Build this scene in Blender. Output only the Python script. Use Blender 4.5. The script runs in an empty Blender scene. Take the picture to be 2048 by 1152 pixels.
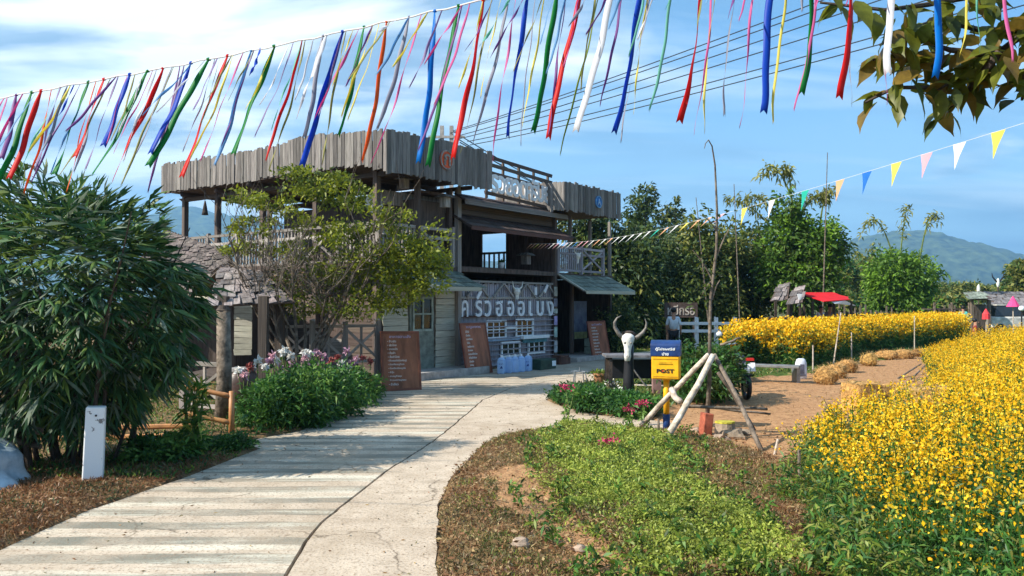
import bpy, bmesh, math, random
import numpy as np
from mathutils import Vector, Matrix, Euler, noise as mnoise
random.seed(7); rng = np.random.default_rng(7)
scene = bpy.context.scene
COL = scene.collection
R = math.radians

# ------------------------------------------------------------------ camera, sky, sun
F = 1600.0; CAMH = 1.8; PITCH = math.atan(29 / F)
cam_d = bpy.data.cameras.new('camera'); cam = bpy.data.objects.new('camera', cam_d); COL.objects.link(cam)
cam.location = (0, 0, CAMH); cam.rotation_euler = (math.pi / 2 + PITCH, 0, 0)
cam_d.sensor_width = 36; cam_d.lens = 36 * F / 2048; cam_d.clip_end = 20000; cam_d.clip_start = 0.05
scene.camera = cam
SUN_DIR = Vector((-0.93, -0.37, 0.0)).normalized(); ELEV = R(39)
to_sun = Vector((SUN_DIR.x * math.cos(ELEV), SUN_DIR.y * math.cos(ELEV), math.sin(ELEV)))
sd = bpy.data.lights.new('sun', 'SUN'); sd.energy = 4.6; sd.angle = R(0.55); sd.color = (1, 0.93, 0.80)
sun = bpy.data.objects.new('sun', sd); COL.objects.link(sun)
sun.rotation_euler = to_sun.to_track_quat('Z', 'Y').to_euler()
scene.view_settings.view_transform = 'Standard'; scene.view_settings.look = 'None'
scene.view_settings.gamma = 1; scene.view_settings.use_curve_mapping = False
scene.view_settings.exposure = 1.03

def nd(nt, t, **kw):
    n = nt.nodes.new(t)
    for k, v in kw.items():
        if k == 'ins':
            for kk, vv in v.items(): n.inputs[kk].default_value = vv
        else: setattr(n, k, v)
    return n
def math_node(nt, op, a, b=None, clamp=False):
    n = nt.nodes.new('ShaderNodeMath'); n.operation = op; n.use_clamp = clamp
    for i, v in enumerate((a, b)):
        if v is None: continue
        if isinstance(v, (int, float)): n.inputs[i].default_value = v
        else: nt.links.new(v, n.inputs[i])
    return n.outputs[0]
def mixc(nt, fac, a, b, mode='MIX'):
    n = nt.nodes.new('ShaderNodeMix'); n.data_type = 'RGBA'; n.blend_type = mode
    for sock, v in ((n.inputs[0], fac), (n.inputs[6], a), (n.inputs[7], b)):
        if isinstance(v, (int, float)): sock.default_value = v
        elif isinstance(v, (tuple, list)): sock.default_value = (*v[:3], 1)
        else: nt.links.new(v, sock)
    return n.outputs[2]
def ramp(nt, fac, stops):
    n = nt.nodes.new('ShaderNodeValToRGB'); e = n.color_ramp.elements
    while len(e) < len(stops): e.new(0.5)
    for el, (p, c) in zip(e, stops):
        el.position = p; el.color = (c, c, c, 1) if isinstance(c, (int, float)) else (*c, 1)
    nt.links.new(fac, n.inputs[0]); return n.outputs[0]

world = bpy.data.worlds.new('World'); scene.world = world; world.use_nodes = True
nt = world.node_tree; nt.nodes.clear()
wo = nd(nt, 'ShaderNodeOutputWorld'); bg = nd(nt, 'ShaderNodeBackground'); bg.inputs[1].default_value = 0.105
sky = nd(nt, 'ShaderNodeTexSky'); sky.sky_type = 'NISHITA'; sky.sun_disc = False
sky.sun_elevation = ELEV; sky.sun_rotation = math.atan2(SUN_DIR.x, SUN_DIR.y)
sky.air_density = 1.0; sky.dust_density = 0.6; sky.ozone_density = 2.0
tc = nd(nt, 'ShaderNodeTexCoord'); sep = nd(nt, 'ShaderNodeSeparateXYZ'); nt.links.new(tc.outputs['Generated'], sep.inputs[0])
zz = math_node(nt, 'ADD', math_node(nt, 'MAXIMUM', sep.outputs[2], 0.0), 0.16)
cx = math_node(nt, 'DIVIDE', sep.outputs[0], zz); cy = math_node(nt, 'DIVIDE', sep.outputs[1], zz)
cmb = nd(nt, 'ShaderNodeCombineXYZ'); nt.links.new(cx, cmb.inputs[0]); nt.links.new(cy, cmb.inputs[1]); cmb.inputs[2].default_value = 3.3
n1 = nd(nt, 'ShaderNodeTexNoise', ins={'Scale': 0.85, 'Detail': 6.0, 'Roughness': 0.55, 'Distortion': 0.25}); nt.links.new(cmb.outputs[0], n1.inputs['Vector'])
mp = nd(nt, 'ShaderNodeMapping'); mp.inputs['Location'].default_value = (4.1, 9.2, 1); mp.inputs['Scale'].default_value = (0.8, 1.5, 1)
nt.links.new(cmb.outputs[0], mp.inputs[0])
n2 = nd(nt, 'ShaderNodeTexNoise', ins={'Scale': 1.25, 'Detail': 5.0, 'Roughness': 0.5, 'Distortion': 0.3}); nt.links.new(mp.outputs[0], n2.inputs['Vector'])
# more cloud towards the left (west) part of the sky, as photographed
cov = math_node(nt, 'SUBTRACT', n1.outputs[0], math_node(nt, 'MULTIPLY', math_node(nt, 'ADD', sep.outputs[0], 0.12), 0.32))
white = ramp(nt, cov, [(0.455, 0.0), (0.585, 1.0)])
cirr = ramp(nt, n2.outputs[0], [(0.45, 0.0), (0.75, 1.0)])
hz = ramp(nt, sep.outputs[2], [(0.0, 1.0), (0.28, 0.0)])
tint = mixc(nt, 1.0, sky.outputs[0], (0.62, 0.86, 1.02), 'MULTIPLY')
base = mixc(nt, 0.45, tint, (1.0, 2.7, 4.6))
base = mixc(nt, math_node(nt, 'MULTIPLY', hz, 0.6), base, (4.5, 6.3, 6.9))
grey = mixc(nt, math_node(nt, 'MULTIPLY', cirr, 0.75), base, (1.5, 2.6, 3.8))
n4 = nd(nt, 'ShaderNodeTexNoise', ins={'Scale': 1.9, 'Detail': 5.0, 'Roughness': 0.5, 'Distortion': 0.2}); mp4 = nd(nt, 'ShaderNodeMapping'); mp4.inputs['Location'].default_value = (7.7, 3.1, 2); mp4.inputs['Scale'].default_value = (0.7, 1.6, 1)
nt.links.new(cmb.outputs[0], mp4.inputs[0]); nt.links.new(mp4.outputs[0], n4.inputs['Vector'])
cloudc = mixc(nt, ramp(nt, n4.outputs[0], [(0.42, 0.0), (0.58, 1.0)]), (6.8, 7.4, 7.7), (1.9, 2.85, 3.9))
c2 = mixc(nt, math_node(nt, 'MULTIPLY', white, 0.94), grey, cloudc)
mp3 = nd(nt, 'ShaderNodeMapping'); mp3.inputs['Location'].default_value = (2.3, 1.7, 5); mp3.inputs['Scale'].default_value = (0.35, 1.3, 1)
nt.links.new(cmb.outputs[0], mp3.inputs[0])
n3 = nd(nt, 'ShaderNodeTexNoise', ins={'Scale': 1.6, 'Detail': 6.0, 'Roughness': 0.55, 'Distortion': 0.6}); nt.links.new(mp3.outputs[0], n3.inputs['Vector'])
c2 = mixc(nt, ramp(nt, n3.outputs[0], [(0.48, 0.0), (0.70, 0.62)]), c2, (5.2, 6.4, 7.1))
nt.links.new(c2, bg.inputs[0]); nt.links.new(bg.outputs[0], wo.inputs[0])

# ------------------------------------------------------------------ projection helpers (measure from the photograph, build in metres)
cp, sp = math.cos(PITCH), math.sin(PITCH)
def ray(u, v):
    a = (u - 1024) / F; b = (576 - v) / F
    return Vector((a, cp - b * sp, sp + b * cp))
def P(u, v, Y):
    d = ray(u, v); t = Y / d.y; return Vector((d.x * t, Y, CAMH + d.z * t))
def G(u, v, z=0.0):
    d = ray(u, v); t = (z - CAMH) / d.z; return Vector((d.x * t, d.y * t, z))
def G2(u, v): g = G(u, v); return (g.x, g.y)

# ------------------------------------------------------------------ materials
MATS = {}
def mat(name, col, rough=0.8, var=0.25, scale=6.0, rand=0.0, bump=0.15, trans=0.0, metal=0.0, stretch=None, spec=0.3, col2=None, bscale=None, coat=0.0):
    if name in MATS: return MATS[name]
    m = bpy.data.materials.new(name); m.use_nodes = True; nt = m.node_tree; nt.nodes.clear(); MATS[name] = m
    out = nd(nt, 'ShaderNodeOutputMaterial'); b = nd(nt, 'ShaderNodeBsdfPrincipled')
    b.inputs['Roughness'].default_value = rough; b.inputs['Metallic'].default_value = metal
    b.inputs['Specular IOR Level'].default_value = spec; b.inputs['Coat Weight'].default_value = coat
    tc = nd(nt, 'ShaderNodeTexCoord'); oi = nd(nt, 'ShaderNodeObjectInfo')
    vec = tc.outputs['Object']
    mp = nd(nt, 'ShaderNodeMapping'); nt.links.new(vec, mp.inputs[0])
    if stretch: mp.inputs['Scale'].default_value = stretch
    ad = nd(nt, 'ShaderNodeVectorMath'); ad.operation = 'ADD'; nt.links.new(mp.outputs[0], ad.inputs[0])
    sc = nd(nt, 'ShaderNodeMath', operation='MULTIPLY'); nt.links.new(oi.outputs['Random'], sc.inputs[0]); sc.inputs[1].default_value = 37.0
    nt.links.new(sc.outputs[0], ad.inputs[1])
    nz = nd(nt, 'ShaderNodeTexNoise', ins={'Scale': scale, 'Detail': 5.0, 'Roughness': 0.62}); nt.links.new(ad.outputs[0], nz.inputs['Vector'])
    c2 = col2 if col2 else tuple(max(0, c * (1 - 2.2 * var)) for c in col)
    fac = ramp(nt, nz.outputs[0], [(0.32, 0.0), (0.68, 1.0)])
    c = mixc(nt, fac, c2, tuple(min(1, x * (1 + 0.5 * var)) for x in col))
    if rand > 0:
        hs = nd(nt, 'ShaderNodeHueSaturation'); nt.links.new(c, hs.inputs['Color'])
        v = math_node(nt, 'ADD', math_node(nt, 'MULTIPLY', oi.outputs['Random'], 2 * rand), 1 - rand)
        nt.links.new(v, hs.inputs['Value'])
        h = math_node(nt, 'ADD', math_node(nt, 'MULTIPLY', math_node(nt, 'FRACT', math_node(nt, 'MULTIPLY', oi.outputs['Random'], 13.7)), 0.03 * min(1, rand * 4)), 0.485)
        nt.links.new(h, hs.inputs['Hue']); c = hs.outputs[0]
    nt.links.new(c, b.inputs['Base Color'])
    if bump > 0:
        nb = nd(nt, 'ShaderNodeTexNoise', ins={'Scale': (bscale or scale * 2.5), 'Detail': 4.0}); nt.links.new(ad.outputs[0], nb.inputs['Vector'])
        bp = nd(nt, 'ShaderNodeBump', ins={'Strength': bump, 'Distance': 0.02}); nt.links.new(nb.outputs[0], bp.inputs['Height'])
        nt.links.new(bp.outputs[0], b.inputs['Normal'])
    if trans > 0:
        tr = nd(nt, 'ShaderNodeBsdfTranslucent'); nt.links.new(c, tr.inputs[0])
        mx = nd(nt, 'ShaderNodeMixShader'); mx.inputs[0].default_value = trans
        nt.links.new(b.outputs[0], mx.inputs[1]); nt.links.new(tr.outputs[0], mx.inputs[2]); nt.links.new(mx.outputs[0], out.inputs[0])
    else: nt.links.new(b.outputs[0], out.inputs[0])
    return m

PL = (7, 7, 1.0)
m_fascia = mat('weathered plank', (0.25, 0.228, 0.212), 0.85, 0.36, 2.2, 0.42, 0.5, stretch=PL)
m_darkwood = mat('dark brown wood', (0.125, 0.092, 0.076), 0.75, 0.3, 2.0, 0.25, 0.4, stretch=PL)
m_redwood = mat('reddish brown wood', (0.16, 0.075, 0.055), 0.7, 0.3, 2.0, 0.25, 0.4, stretch=PL)
m_cream = mat('faded cream board', (0.52, 0.50, 0.40), 0.75, 0.22, 2.0, 0.16, 0.3, stretch=PL)
m_greyboard = mat('grey mauve board', (0.40, 0.37, 0.41), 0.75, 0.25, 2.0, 0.25, 0.3, stretch=PL)
m_railwood = mat('weathered rail wood', (0.36, 0.32, 0.29), 0.85, 0.3, 2.0, 0.3, 0.4, stretch=PL)
m_shingle = mat('weathered shingle', (0.17, 0.135, 0.12), 0.8, 0.3, 2.0, 0.5, 0.4, stretch=(3, 3, 1))
m_dkshingle = mat('dark wood shingle', (0.10, 0.065, 0.055), 0.8, 0.3, 2.0, 0.35, 0.4, stretch=(3, 3, 1))
m_gshingle = mat('greenish grey shingle', (0.22, 0.25, 0.20), 0.8, 0.3, 2.0, 0.35, 0.4, stretch=(3, 3, 1))
m_leafthatch = mat('dry leaf thatch', (0.24, 0.20, 0.19), 0.6, 0.25, 3.0, 0.5, 0.2, spec=0.5)
m_white = mat('white paint', (0.78, 0.78, 0.78), 0.6, 0.06, 8.0, 0.04, 0.1)
m_lwhite = mat('faded white letter paint', (0.78, 0.78, 0.80), 0.65, 0.10, 8.0, 0.0, 0.1)
m_glass = mat('dark window glass', (0.02, 0.025, 0.03), 0.12, 0.1, 3, 0.0, 0.0, spec=0.6)
m_board = mat('menu board wood', (0.34, 0.135, 0.065), 0.65, 0.22, 1.6, 0.1, 0.2, stretch=(5, 5, 1))
m_boardframe = mat('menu board frame wood', (0.24, 0.09, 0.045), 0.65, 0.22, 3, 0.1, 0.2)
m_chalk = mat('chalk paint', (0.70, 0.62, 0.58), 0.9, 0.1, 20, 0, 0)
m_jug = mat('pale blue plastic', (0.42, 0.58, 0.92), 0.35, 0.06, 5, 0.05, 0.02, trans=0.2)
m_cap = mat('white plastic cap', (0.8, 0.82, 0.85), 0.4, 0.03, 5, 0, 0)
m_bluep = mat('navy blue print', (0.02, 0.06, 0.28), 0.5, 0.05, 5, 0, 0)
m_pblue = mat('blue enamel', (0.013, 0.045, 0.17), 0.45, 0.2, 9, 0, 0.06, coat=0.1)
m_pyel = mat('yellow enamel', (0.88, 0.44, 0.01), 0.5, 0.10, 9, 0, 0.06, coat=0.05)
m_red = mat('red paint', (0.62, 0.03, 0.02), 0.5, 0.05, 5, 0, 0)
m_orange = mat('orange red paint', (0.75, 0.12, 0.04), 0.6, 0.08, 5, 0, 0)
m_skyb = mat('sky blue paint', (0.05, 0.26, 0.72), 0.6, 0.08, 5, 0, 0)
m_pipe = mat('pale weathered pole', (0.56, 0.49, 0.41), 0.8, 0.32, 9, 0.15, 0.7, col2=(0.24, 0.19, 0.14))
m_bambo = mat('orange bamboo', (0.50, 0.26, 0.08), 0.5, 0.2, 6, 0.1, 0.1, spec=0.5)
m_bark = mat('grey bark', (0.21, 0.17, 0.13), 0.9, 0.35, 9, 0.1, 0.6)
m_dbark = mat('dark bark', (0.08, 0.062, 0.05), 0.9, 0.3, 9, 0.1, 0.5)
m_stem = mat('green stem', (0.13, 0.19, 0.05), 0.7, 0.2, 9, 0.1, 0)
m_metal = mat('grey metal', (0.32, 0.35, 0.38), 0.4, 0.15, 8, 0, 0.05, metal=0.6)
m_concrete = mat('rough concrete', (0.42, 0.39, 0.36), 0.9, 0.2, 5, 0.05, 0.5)
m_black = mat('black paint', (0.018, 0.018, 0.022), 0.45, 0.1, 6, 0.1, 0.05)
m_clay = mat('clay pot', (0.42, 0.20, 0.10), 0.8, 0.2, 8, 0, 0.2)
m_bone = mat('white painted bone', (0.80, 0.78, 0.72), 0.6, 0.12, 14, 0, 0.3)
m_horn = mat('grey horn', (0.22, 0.20, 0.18), 0.5, 0.3, 10, 0, 0.3)
m_straw = mat('dry straw', (0.55, 0.33, 0.10), 0.9, 0.35, 25, 0.15, 0.8, bscale=60)
m_stone = mat('pale stone', (0.36, 0.28, 0.20), 0.9, 0.25, 7, 0.15, 0.6)
m_redtile = mat('red brick', (0.38, 0.12, 0.06), 0.85, 0.25, 9, 0.1, 0.3)
m_awnred = mat('red canvas', (0.72, 0.02, 0.03), 0.7, 0.08, 2, 0, 0.1, trans=0.25)
m_awnwhite = mat('white canvas', (0.80, 0.80, 0.82), 0.7, 0.05, 2, 0, 0.1, trans=0.2)
m_skin = mat('skin', (0.38, 0.20, 0.13), 0.6, 0.08, 5, 0, 0)
m_hair = mat('black hair', (0.012, 0.01, 0.01), 0.5, 0.1, 20, 0, 0.1)
m_wire = mat('cable', (0.03, 0.04, 0.055), 0.6, 0.0, 5, 0, 0)
m_string = mat('white string', (0.75, 0.75, 0.75), 0.8, 0.05, 5, 0, 0)
def leafmat(name, col, trans=0.28, rough=0.5, spec=0.35, var=0.22):
    return mat(name, col, rough, var, 2.5, 0.0, 0, trans=trans, spec=spec)

# ------------------------------------------------------------------ object helpers
ORG = {}
def origin(o): return ORG.get(o.name, Vector((0, 0, 0)))
def props(o, label=None, cat=None, group=None, kind=None):
    if label: o['label'] = label
    if cat: o['category'] = cat
    if group: o['group'] = group
    if kind: o['kind'] = kind
    return o
def thing(name, loc, label, cat, group=None):
    o = bpy.data.objects.new(name, None); COL.objects.link(o); o.empty_display_size = 0.1
    o.location = loc; ORG[o.name] = Vector(loc); return props(o, label, cat, group)
def link(name, me, parent=None, org=None):
    o = bpy.data.objects.new(name, me); COL.objects.link(o)
    if parent is not None: o.parent = parent; ORG[o.name] = origin(parent)
    elif org is not None: o.location = org; ORG[o.name] = Vector(org)
    return o
class MB:
    def __init__(s): s.v = []; s.f = []; s.mi = []; s.cur = 0
    def add(s, vs, fs):
        b = len(s.v); s.v += [tuple(v) for v in vs]; s.f += [tuple(i + b for i in f) for f in fs]; s.mi += [s.cur] * len(fs); return s
    def box(s, c, size, M=None, taper=1.0):
        x, y, z = size[0] / 2, size[1] / 2, size[2] / 2; vs = []
        for dz in (-z, z):
            t = taper if dz > 0 else 1
            for dx, dy in ((-x, -y), (x, -y), (x, y), (-x, y)): vs.append(Vector((dx * t, dy * t, dz)))
        if M is not None: vs = [M @ v for v in vs]
        c = Vector(c); vs = [v + c for v in vs]
        return s.add(vs, [(3, 2, 1, 0), (4, 5, 6, 7), (0, 1, 5, 4), (1, 2, 6, 5), (2, 3, 7, 6), (3, 0, 4, 7)])
    def bar(s, p, q, w, h, up=(0, 0, 1)):
        p, q = Vector(p), Vector(q); d = q - p; M = frame(d, Vector(up))
        return s.box((p + q) / 2, (w, h, d.length), M)
    def tube(s, pts, rad, seg=8, cap=True):
        pts = [Vector(p) for p in pts]
        if isinstance(rad, (int, float)): rad = [rad] * len(pts)
        vs, fs = [], []; ref = None
        for i, p in enumerate(pts):
            d = (pts[min(i + 1, len(pts) - 1)] - pts[max(i - 1, 0)]).normalized()
            if ref is None: ref = Vector((1, 0, 0)) if abs(d.x) < 0.8 else Vector((0, 1, 0))
            a = d.cross(ref).normalized(); b = a.cross(d).normalized(); ref = b
            for k in range(seg):
                t = 2 * math.pi * k / seg; vs.append(p + a * math.cos(t) * rad[i] + b * math.sin(t) * rad[i])
        for i in range(len(pts) - 1):
            for k in range(seg):
                k2 = (k + 1) % seg; fs.append((i * seg + k, (i + 1) * seg + k, (i + 1) * seg + k2, i * seg + k2))
        if cap: fs.append(tuple(range(seg))); fs.append(tuple(reversed(range((len(pts) - 1) * seg, len(pts) * seg))))
        return s.add(vs, fs)
    def lathe(s, c, prof, seg=16, sx=1, sy=1):
        c = Vector(c); vs, fs = [], []
        for r, z in prof:
            for k in range(seg):
                t = 2 * math.pi * k / seg; vs.append(c + Vector((r * math.cos(t) * sx, r * math.sin(t) * sy, z)))
        for i in range(len(prof) - 1):
            for k in range(seg):
                k2 = (k + 1) % seg; fs.append((i * seg + k, i * seg + k2, (i + 1) * seg + k2, (i + 1) * seg + k))
        fs.append(tuple(reversed(range(seg)))); fs.append(tuple(range((len(prof) - 1) * seg, len(prof) * seg)))
        return s.add(vs, fs)
    def blob(s, c, r, sub=2, jit=0.15, seed=0):
        bm = bmesh.new(); bmesh.ops.create_icosphere(bm, subdivisions=sub, radius=1.0)
        vs = []
        for v in bm.verts:
            k = 1 + jit * mnoise.noise(v.co * 1.7 + Vector((seed * 3.1, seed, 0))) * 2
            vs.append(Vector(c) + Vector((v.co.x * r[0] * k, v.co.y * r[1] * k, v.co.z * r[2] * k)))
        fs = [tuple(v.index for v in f.verts) for f in bm.faces]; bm.free(); return s.add(vs, fs)
    def build(s, name, m, parent=None, org=None, smooth=False, bevel=0.0):
        o = origin(parent) if parent is not None else (Vector(org) if org is not None else Vector((0, 0, 0)))
        me = bpy.data.meshes.new(name); me.from_pydata([tuple(Vector(v) - o) for v in s.v], [], s.f)
        ms = m if isinstance(m, (list, tuple)) else [m]
        for x in ms: me.materials.append(x)
        if len(ms) > 1: me.polygons.foreach_set('material_index', s.mi)
        if smooth: me.polygons.foreach_set('use_smooth', [True] * len(me.polygons))
        me.update(); ob = link(name, me, parent, org)
        if bevel > 0:
            bv = ob.modifiers.new('bevel', 'BEVEL'); bv.width = bevel; bv.segments = 2; bv.limit_method = 'ANGLE'
        return ob
def frame(d, up):
    z = Vector(d).normalized(); up = Vector(up)
    if abs(z.dot(up.normalized())) > 0.98: up = Vector((0, 1, 0)) if abs(z.y) < 0.9 else Vector((1, 0, 0))
    x = up.cross(z).normalized(); y = z.cross(x); return Matrix((x, y, z)).transposed()
# shared plank meshes: unit boxes, length along local Z, corners a little uneven
PLM = {}
def plank_mesh(kind, k, m):
    key = (kind, k, m.name)
    if key not in PLM:
        rr = random.Random(k * 7 + hash(kind) % 5); j = 0.05 if kind != 'clean' else 0.0
        b = MB(); vs = []
        for z in (-.5, 0, .5):
            for x, y in ((-.5, -.5), (.5, -.5), (.5, .5), (-.5, .5)):
                zz = z + (rr.uniform(-.025, .025) if z else 0) * (1 if kind != 'clean' else 0)
                vs.append((x + rr.uniform(-j, j), y, zz))
        fs = [(3, 2, 1, 0), (8, 9, 10, 11)]
        for l in (0, 4):
            for i in range(4): i2 = (i + 1) % 4; fs.append((l + i, l + i2, l + 4 + i2, l + 4 + i))
        me = bpy.data.meshes.new('plank'); me.from_pydata(vs, [], fs); me.materials.append(m); PLM[key] = me
    return PLM[key]
def plank(name, parent, p, q, w, t, m, up=(0, 0, 1), kind='rough'):
    """a piece from p to q, w wide across, t thick along up"""
    p, q = Vector(p), Vector(q); d = q - p; M = frame(d, up)
    me = plank_mesh(kind, random.randrange(5), m)
    o = bpy.data.objects.new(name, me); COL.objects.link(o); o.parent = parent
    W = Matrix.Translation((p + q) / 2 - origin(parent)) @ M.to_4x4() @ Matrix.Diagonal((w, t, d.length, 1))
    o.matrix_local = W; ORG[o.name] = Vector((0, 0, 0)); return o
def text_mesh(s, m, w, h, ex=0.006, off=0.0, align='CENTER'):
    cu = bpy.data.curves.new('text', 'FONT'); cu.body = s; cu.size = 1; cu.extrude = 0.02; cu.offset = off; cu.resolution_u = 3; cu.align_x = align
    o = bpy.data.objects.new('text', cu); COL.objects.link(o)
    dg = bpy.context.evaluated_depsgraph_get(); me = bpy.data.meshes.new_from_object(o.evaluated_get(dg))
    bpy.data.objects.remove(o); bpy.data.curves.remove(cu)
    n = len(me.vertices)
    if n == 0: return me
    a = np.empty(n * 3); me.vertices.foreach_get('co', a); a = a.reshape(-1, 3)
    lo, hi = a.min(0), a.max(0); c = (lo + hi) / 2
    if align == 'LEFT': c[0] = lo[0]
    a = (a - c); sx = (w / (hi[0] - lo[0])) if w else h / (hi[1] - lo[1]); sy = h / (hi[1] - lo[1]) if h else sx
    a[:, 0] *= sx; a[:, 1] *= sy; a[:, 2] *= ex / 0.02
    me.vertices.foreach_set('co', a.ravel()); me.materials.clear(); me.materials.append(m); me.update(); return me
def put_text(name, s, m, parent, pos, xdir, zdir, w, h, ex=0.006, off=0.0, align='CENTER'):
    """flat lettering: reads along xdir, faces zdir"""
    me = text_mesh(s, m, w, h, ex, off, align); o = bpy.data.objects.new(name, me); COL.objects.link(o); o.parent = parent
    z = Vector(zdir).normalized(); x = Vector(xdir); x = (x - z * x.dot(z)).normalized(); y = z.cross(x)
    o.matrix_local = Matrix.Translation(Vector(pos) - origin(parent)) @ Matrix((x, y, z)).transposed().to_4x4(); return o

# ------------------------------------------------------------------ vectorised leaves
def unit(a): return a / (np.linalg.norm(a, axis=1, keepdims=True) + 1e-9)
def leaf_quads(Pn, D, L, W, droop=0.0, fold=0.12, r=None):
    r = r or rng; n = len(Pn); L = np.broadcast_to(L, n)[:, None]; W = np.broadcast_to(W, n)[:, None]
    S = unit(np.cross(D, r.normal(size=(n, 3)))); N = np.cross(S, D)
    mid = Pn + D * L * 0.45; tip = Pn + D * L; tip[:, 2] -= (droop * L[:, 0])
    V = np.empty((n, 4, 3)); V[:, 0] = Pn; V[:, 1] = mid + S * W / 2 + N * W * fold; V[:, 2] = tip; V[:, 3] = mid - S * W / 2 + N * W * fold
    return V
def quad_mesh(name, V, mi, mats, parent=None, org=None, kind=None, smooth=False):
    o = origin(parent) if parent is not None else (Vector(org) if org is not None else Vector((0, 0, 0)))
    n = len(V); me = bpy.data.meshes.new(name)
    me.vertices.add(n * 4); me.vertices.foreach_set('co', (V.reshape(-1, 3) - np.array(o)).astype(np.float32).ravel())
    me.loops.add(n * 4); me.loops.foreach_set('vertex_index', np.arange(n * 4, dtype=np.int32))
    me.polygons.add(n); me.polygons.foreach_set('loop_start', np.arange(0, n * 4, 4, dtype=np.int32))
    for x in mats: me.materials.append(x)
    me.polygons.foreach_set('material_index', np.asarray(mi, dtype=np.int32)); me.update(calc_edges=True)
    ob = link(name, me, parent, org)
    if kind: ob['kind'] = kind
    return ob
def rdir(n, up=0.0, r=None):
    r = r or rng; d = r.normal(size=(n, 3)); d[:, 2] += up; return unit(d)
def inpoly(x, y, poly):
    x = np.asarray(x); y = np.asarray(y); c = np.zeros(x.shape, bool); n = len(poly)
    for i in range(n):
        x1, y1 = poly[i]; x2, y2 = poly[(i + 1) % n]
        cond = ((y1 > y) != (y2 > y)) & (x < (x2 - x1) * (y - y1) / ((y2 - y1) or 1e-9) + x1); c ^= cond
    return c
def edge_dist(x, y, poly):
    d = np.full(np.shape(x), 1e9); n = len(poly)
    for i in range(n):
        ax, ay = poly[i]; bx, by = poly[(i + 1) % n]; L2 = (bx - ax) ** 2 + (by - ay) ** 2 + 1e-12
        t = np.clip(((x - ax) * (bx - ax) + (y - ay) * (by - ay)) / L2, 0, 1)
        d = np.minimum(d, np.hypot(x - ax - t * (bx - ax), y - ay - t * (by - ay)))
    return d
def sdist(x, y, poly): d = edge_dist(x, y, poly); return np.where(inpoly(x, y, poly), -d, d)   # negative inside
_tab = rng.random((64, 64))
def vnoise(x, y, s=1.0):
    x = np.asarray(x) * s + 101.3; y = np.asarray(y) * s + 57.7; xi = np.floor(x).astype(int); yi = np.floor(y).astype(int)
    fx = x - xi; fy = y - yi; fx = fx * fx * (3 - 2 * fx); fy = fy * fy * (3 - 2 * fy); t = lambda a, b: _tab[a % 64, b % 64]
    return (t(xi, yi) * (1 - fx) + t(xi + 1, yi) * fx) * (1 - fy) + (t(xi, yi + 1) * (1 - fx) + t(xi + 1, yi + 1) * fx) * fy
def fnoise(x, y, s): return 0.55 * vnoise(x, y, s) + 0.3 * vnoise(x, y, s * 2.1) + 0.15 * vnoise(x, y, s * 4.3)

# ------------------------------------------------------------------ ground plan
JOINT = [G2(*p) for p in [(520, 1230), (565, 1152), (640, 1047), (760, 950), (870, 880), (925, 835), (965, 800), (1020, 777), (1150, 753), (1260, 735), (1330, 722)]]
L_EDGE = [G2(*p) for p in [(-700, 1230), (-350, 1180), (0, 1100), (180, 1020), (350, 962), (520, 897), (480, 884), (600, 862), (735, 800), (742, 772), (850, 760), (912, 748), (1108, 722), (1230, 708), (1330, 700)]]
R_EDGE = [G2(*p) for p in [(880, 1230), (872, 1152), (876, 1010), (905, 950), (965, 890), (1000, 872), (1060, 862), (1200, 856), (1330, 862), (1345, 846), (1290, 838), (1200, 830), (1130, 816), (1092, 800), (1120, 775), (1180, 762), (1260, 748), (1330, 736)]]
def inset(line, dx): return [(x + dx, y) for x, y in line]
SLAB_L = inset(JOINT, -0.012) + L_EDGE[::-1]
SLAB_R = inset(JOINT, 0.016) + R_EDGE[::-1]
ROAD = L_EDGE + R_EDGE[::-1]
DIRT = [G2(*p) for p in [(1290, 838), (1400, 800), (1480, 768), (1560, 752), (1640, 752), (1700, 732), (1840, 708), (1900, 706), (1890, 730), (1870, 750), (1830, 800), (1850, 850), (1720, 860), (1640, 850), (1605, 905), (1560, 925), (1500, 905), (1400, 880), (1345, 862)]]
GREEN = [G2(*p) for p in [(1075, 905), (1120, 870), (1160, 862), (1330, 885), (1365, 930), (1395, 985), (1480, 1040), (1580, 1110), (1680, 1190), (1280, 1190), (1230, 1110), (1130, 1045), (1095, 975)]]
BARE = [G2(*p) for p in [(985, 960), (1050, 940), (1090, 960), (1120, 1040), (1220, 1100), (1320, 1190), (1180, 1190), (1120, 1110), (1040, 1050), (960, 1030)]]
FIELD_N = [(3.1, 8.6), G2(1608, 895), (4.0, 10.5), (5.5, 10.8), (6.15, 12.3), (8.0, 15.4), (9.6, 18.2), (12.6, 24.5), (22, 26), (22, 2), (2.3, 2), (2.35, 5.0), (2.75, 6.6)]
FIELD_F = [G2(1445, 742), G2(1500, 735), G2(1590, 738), G2(1650, 732), G2(1720, 706), G2(1860, 694), G2(1930, 690), (23.5, 42), (19.4, 40), (12.9, 30.5), (9.7, 27), (6.8, 24)]
def gz(x, y):
    x = np.asarray(x, float); y = np.asarray(y, float)
    d = sdist(x, y, ROAD)
    h = (fnoise(x, y, 1.3) - 0.5) * 0.10 + (fnoise(x, y, 0.35) - 0.5) * 0.10
    up = np.clip(d / 0.5, 0, 1); z = 0.015 + 0.055 * up + h * np.clip(d / 1.2, 0, 1)
    z = np.where(inpoly(x, y, GREEN), z + 0.05, z)
    dd = sdist(x, y, DIRT); z = np.where(dd < 0, z * 0.3, z)
    # a shallow ditch at the far left, beyond the verge
    ditch = np.clip((-5.2 - x) / 1.2, 0, 1) * np.clip((9.5 - y) / 1.5, 0, 1); z = z - 0.45 * ditch
    near = np.exp(-((np.hypot(x, y)) / 60) ** 2)
    return np.where(d < 0.02, -0.07, z * near)

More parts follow.
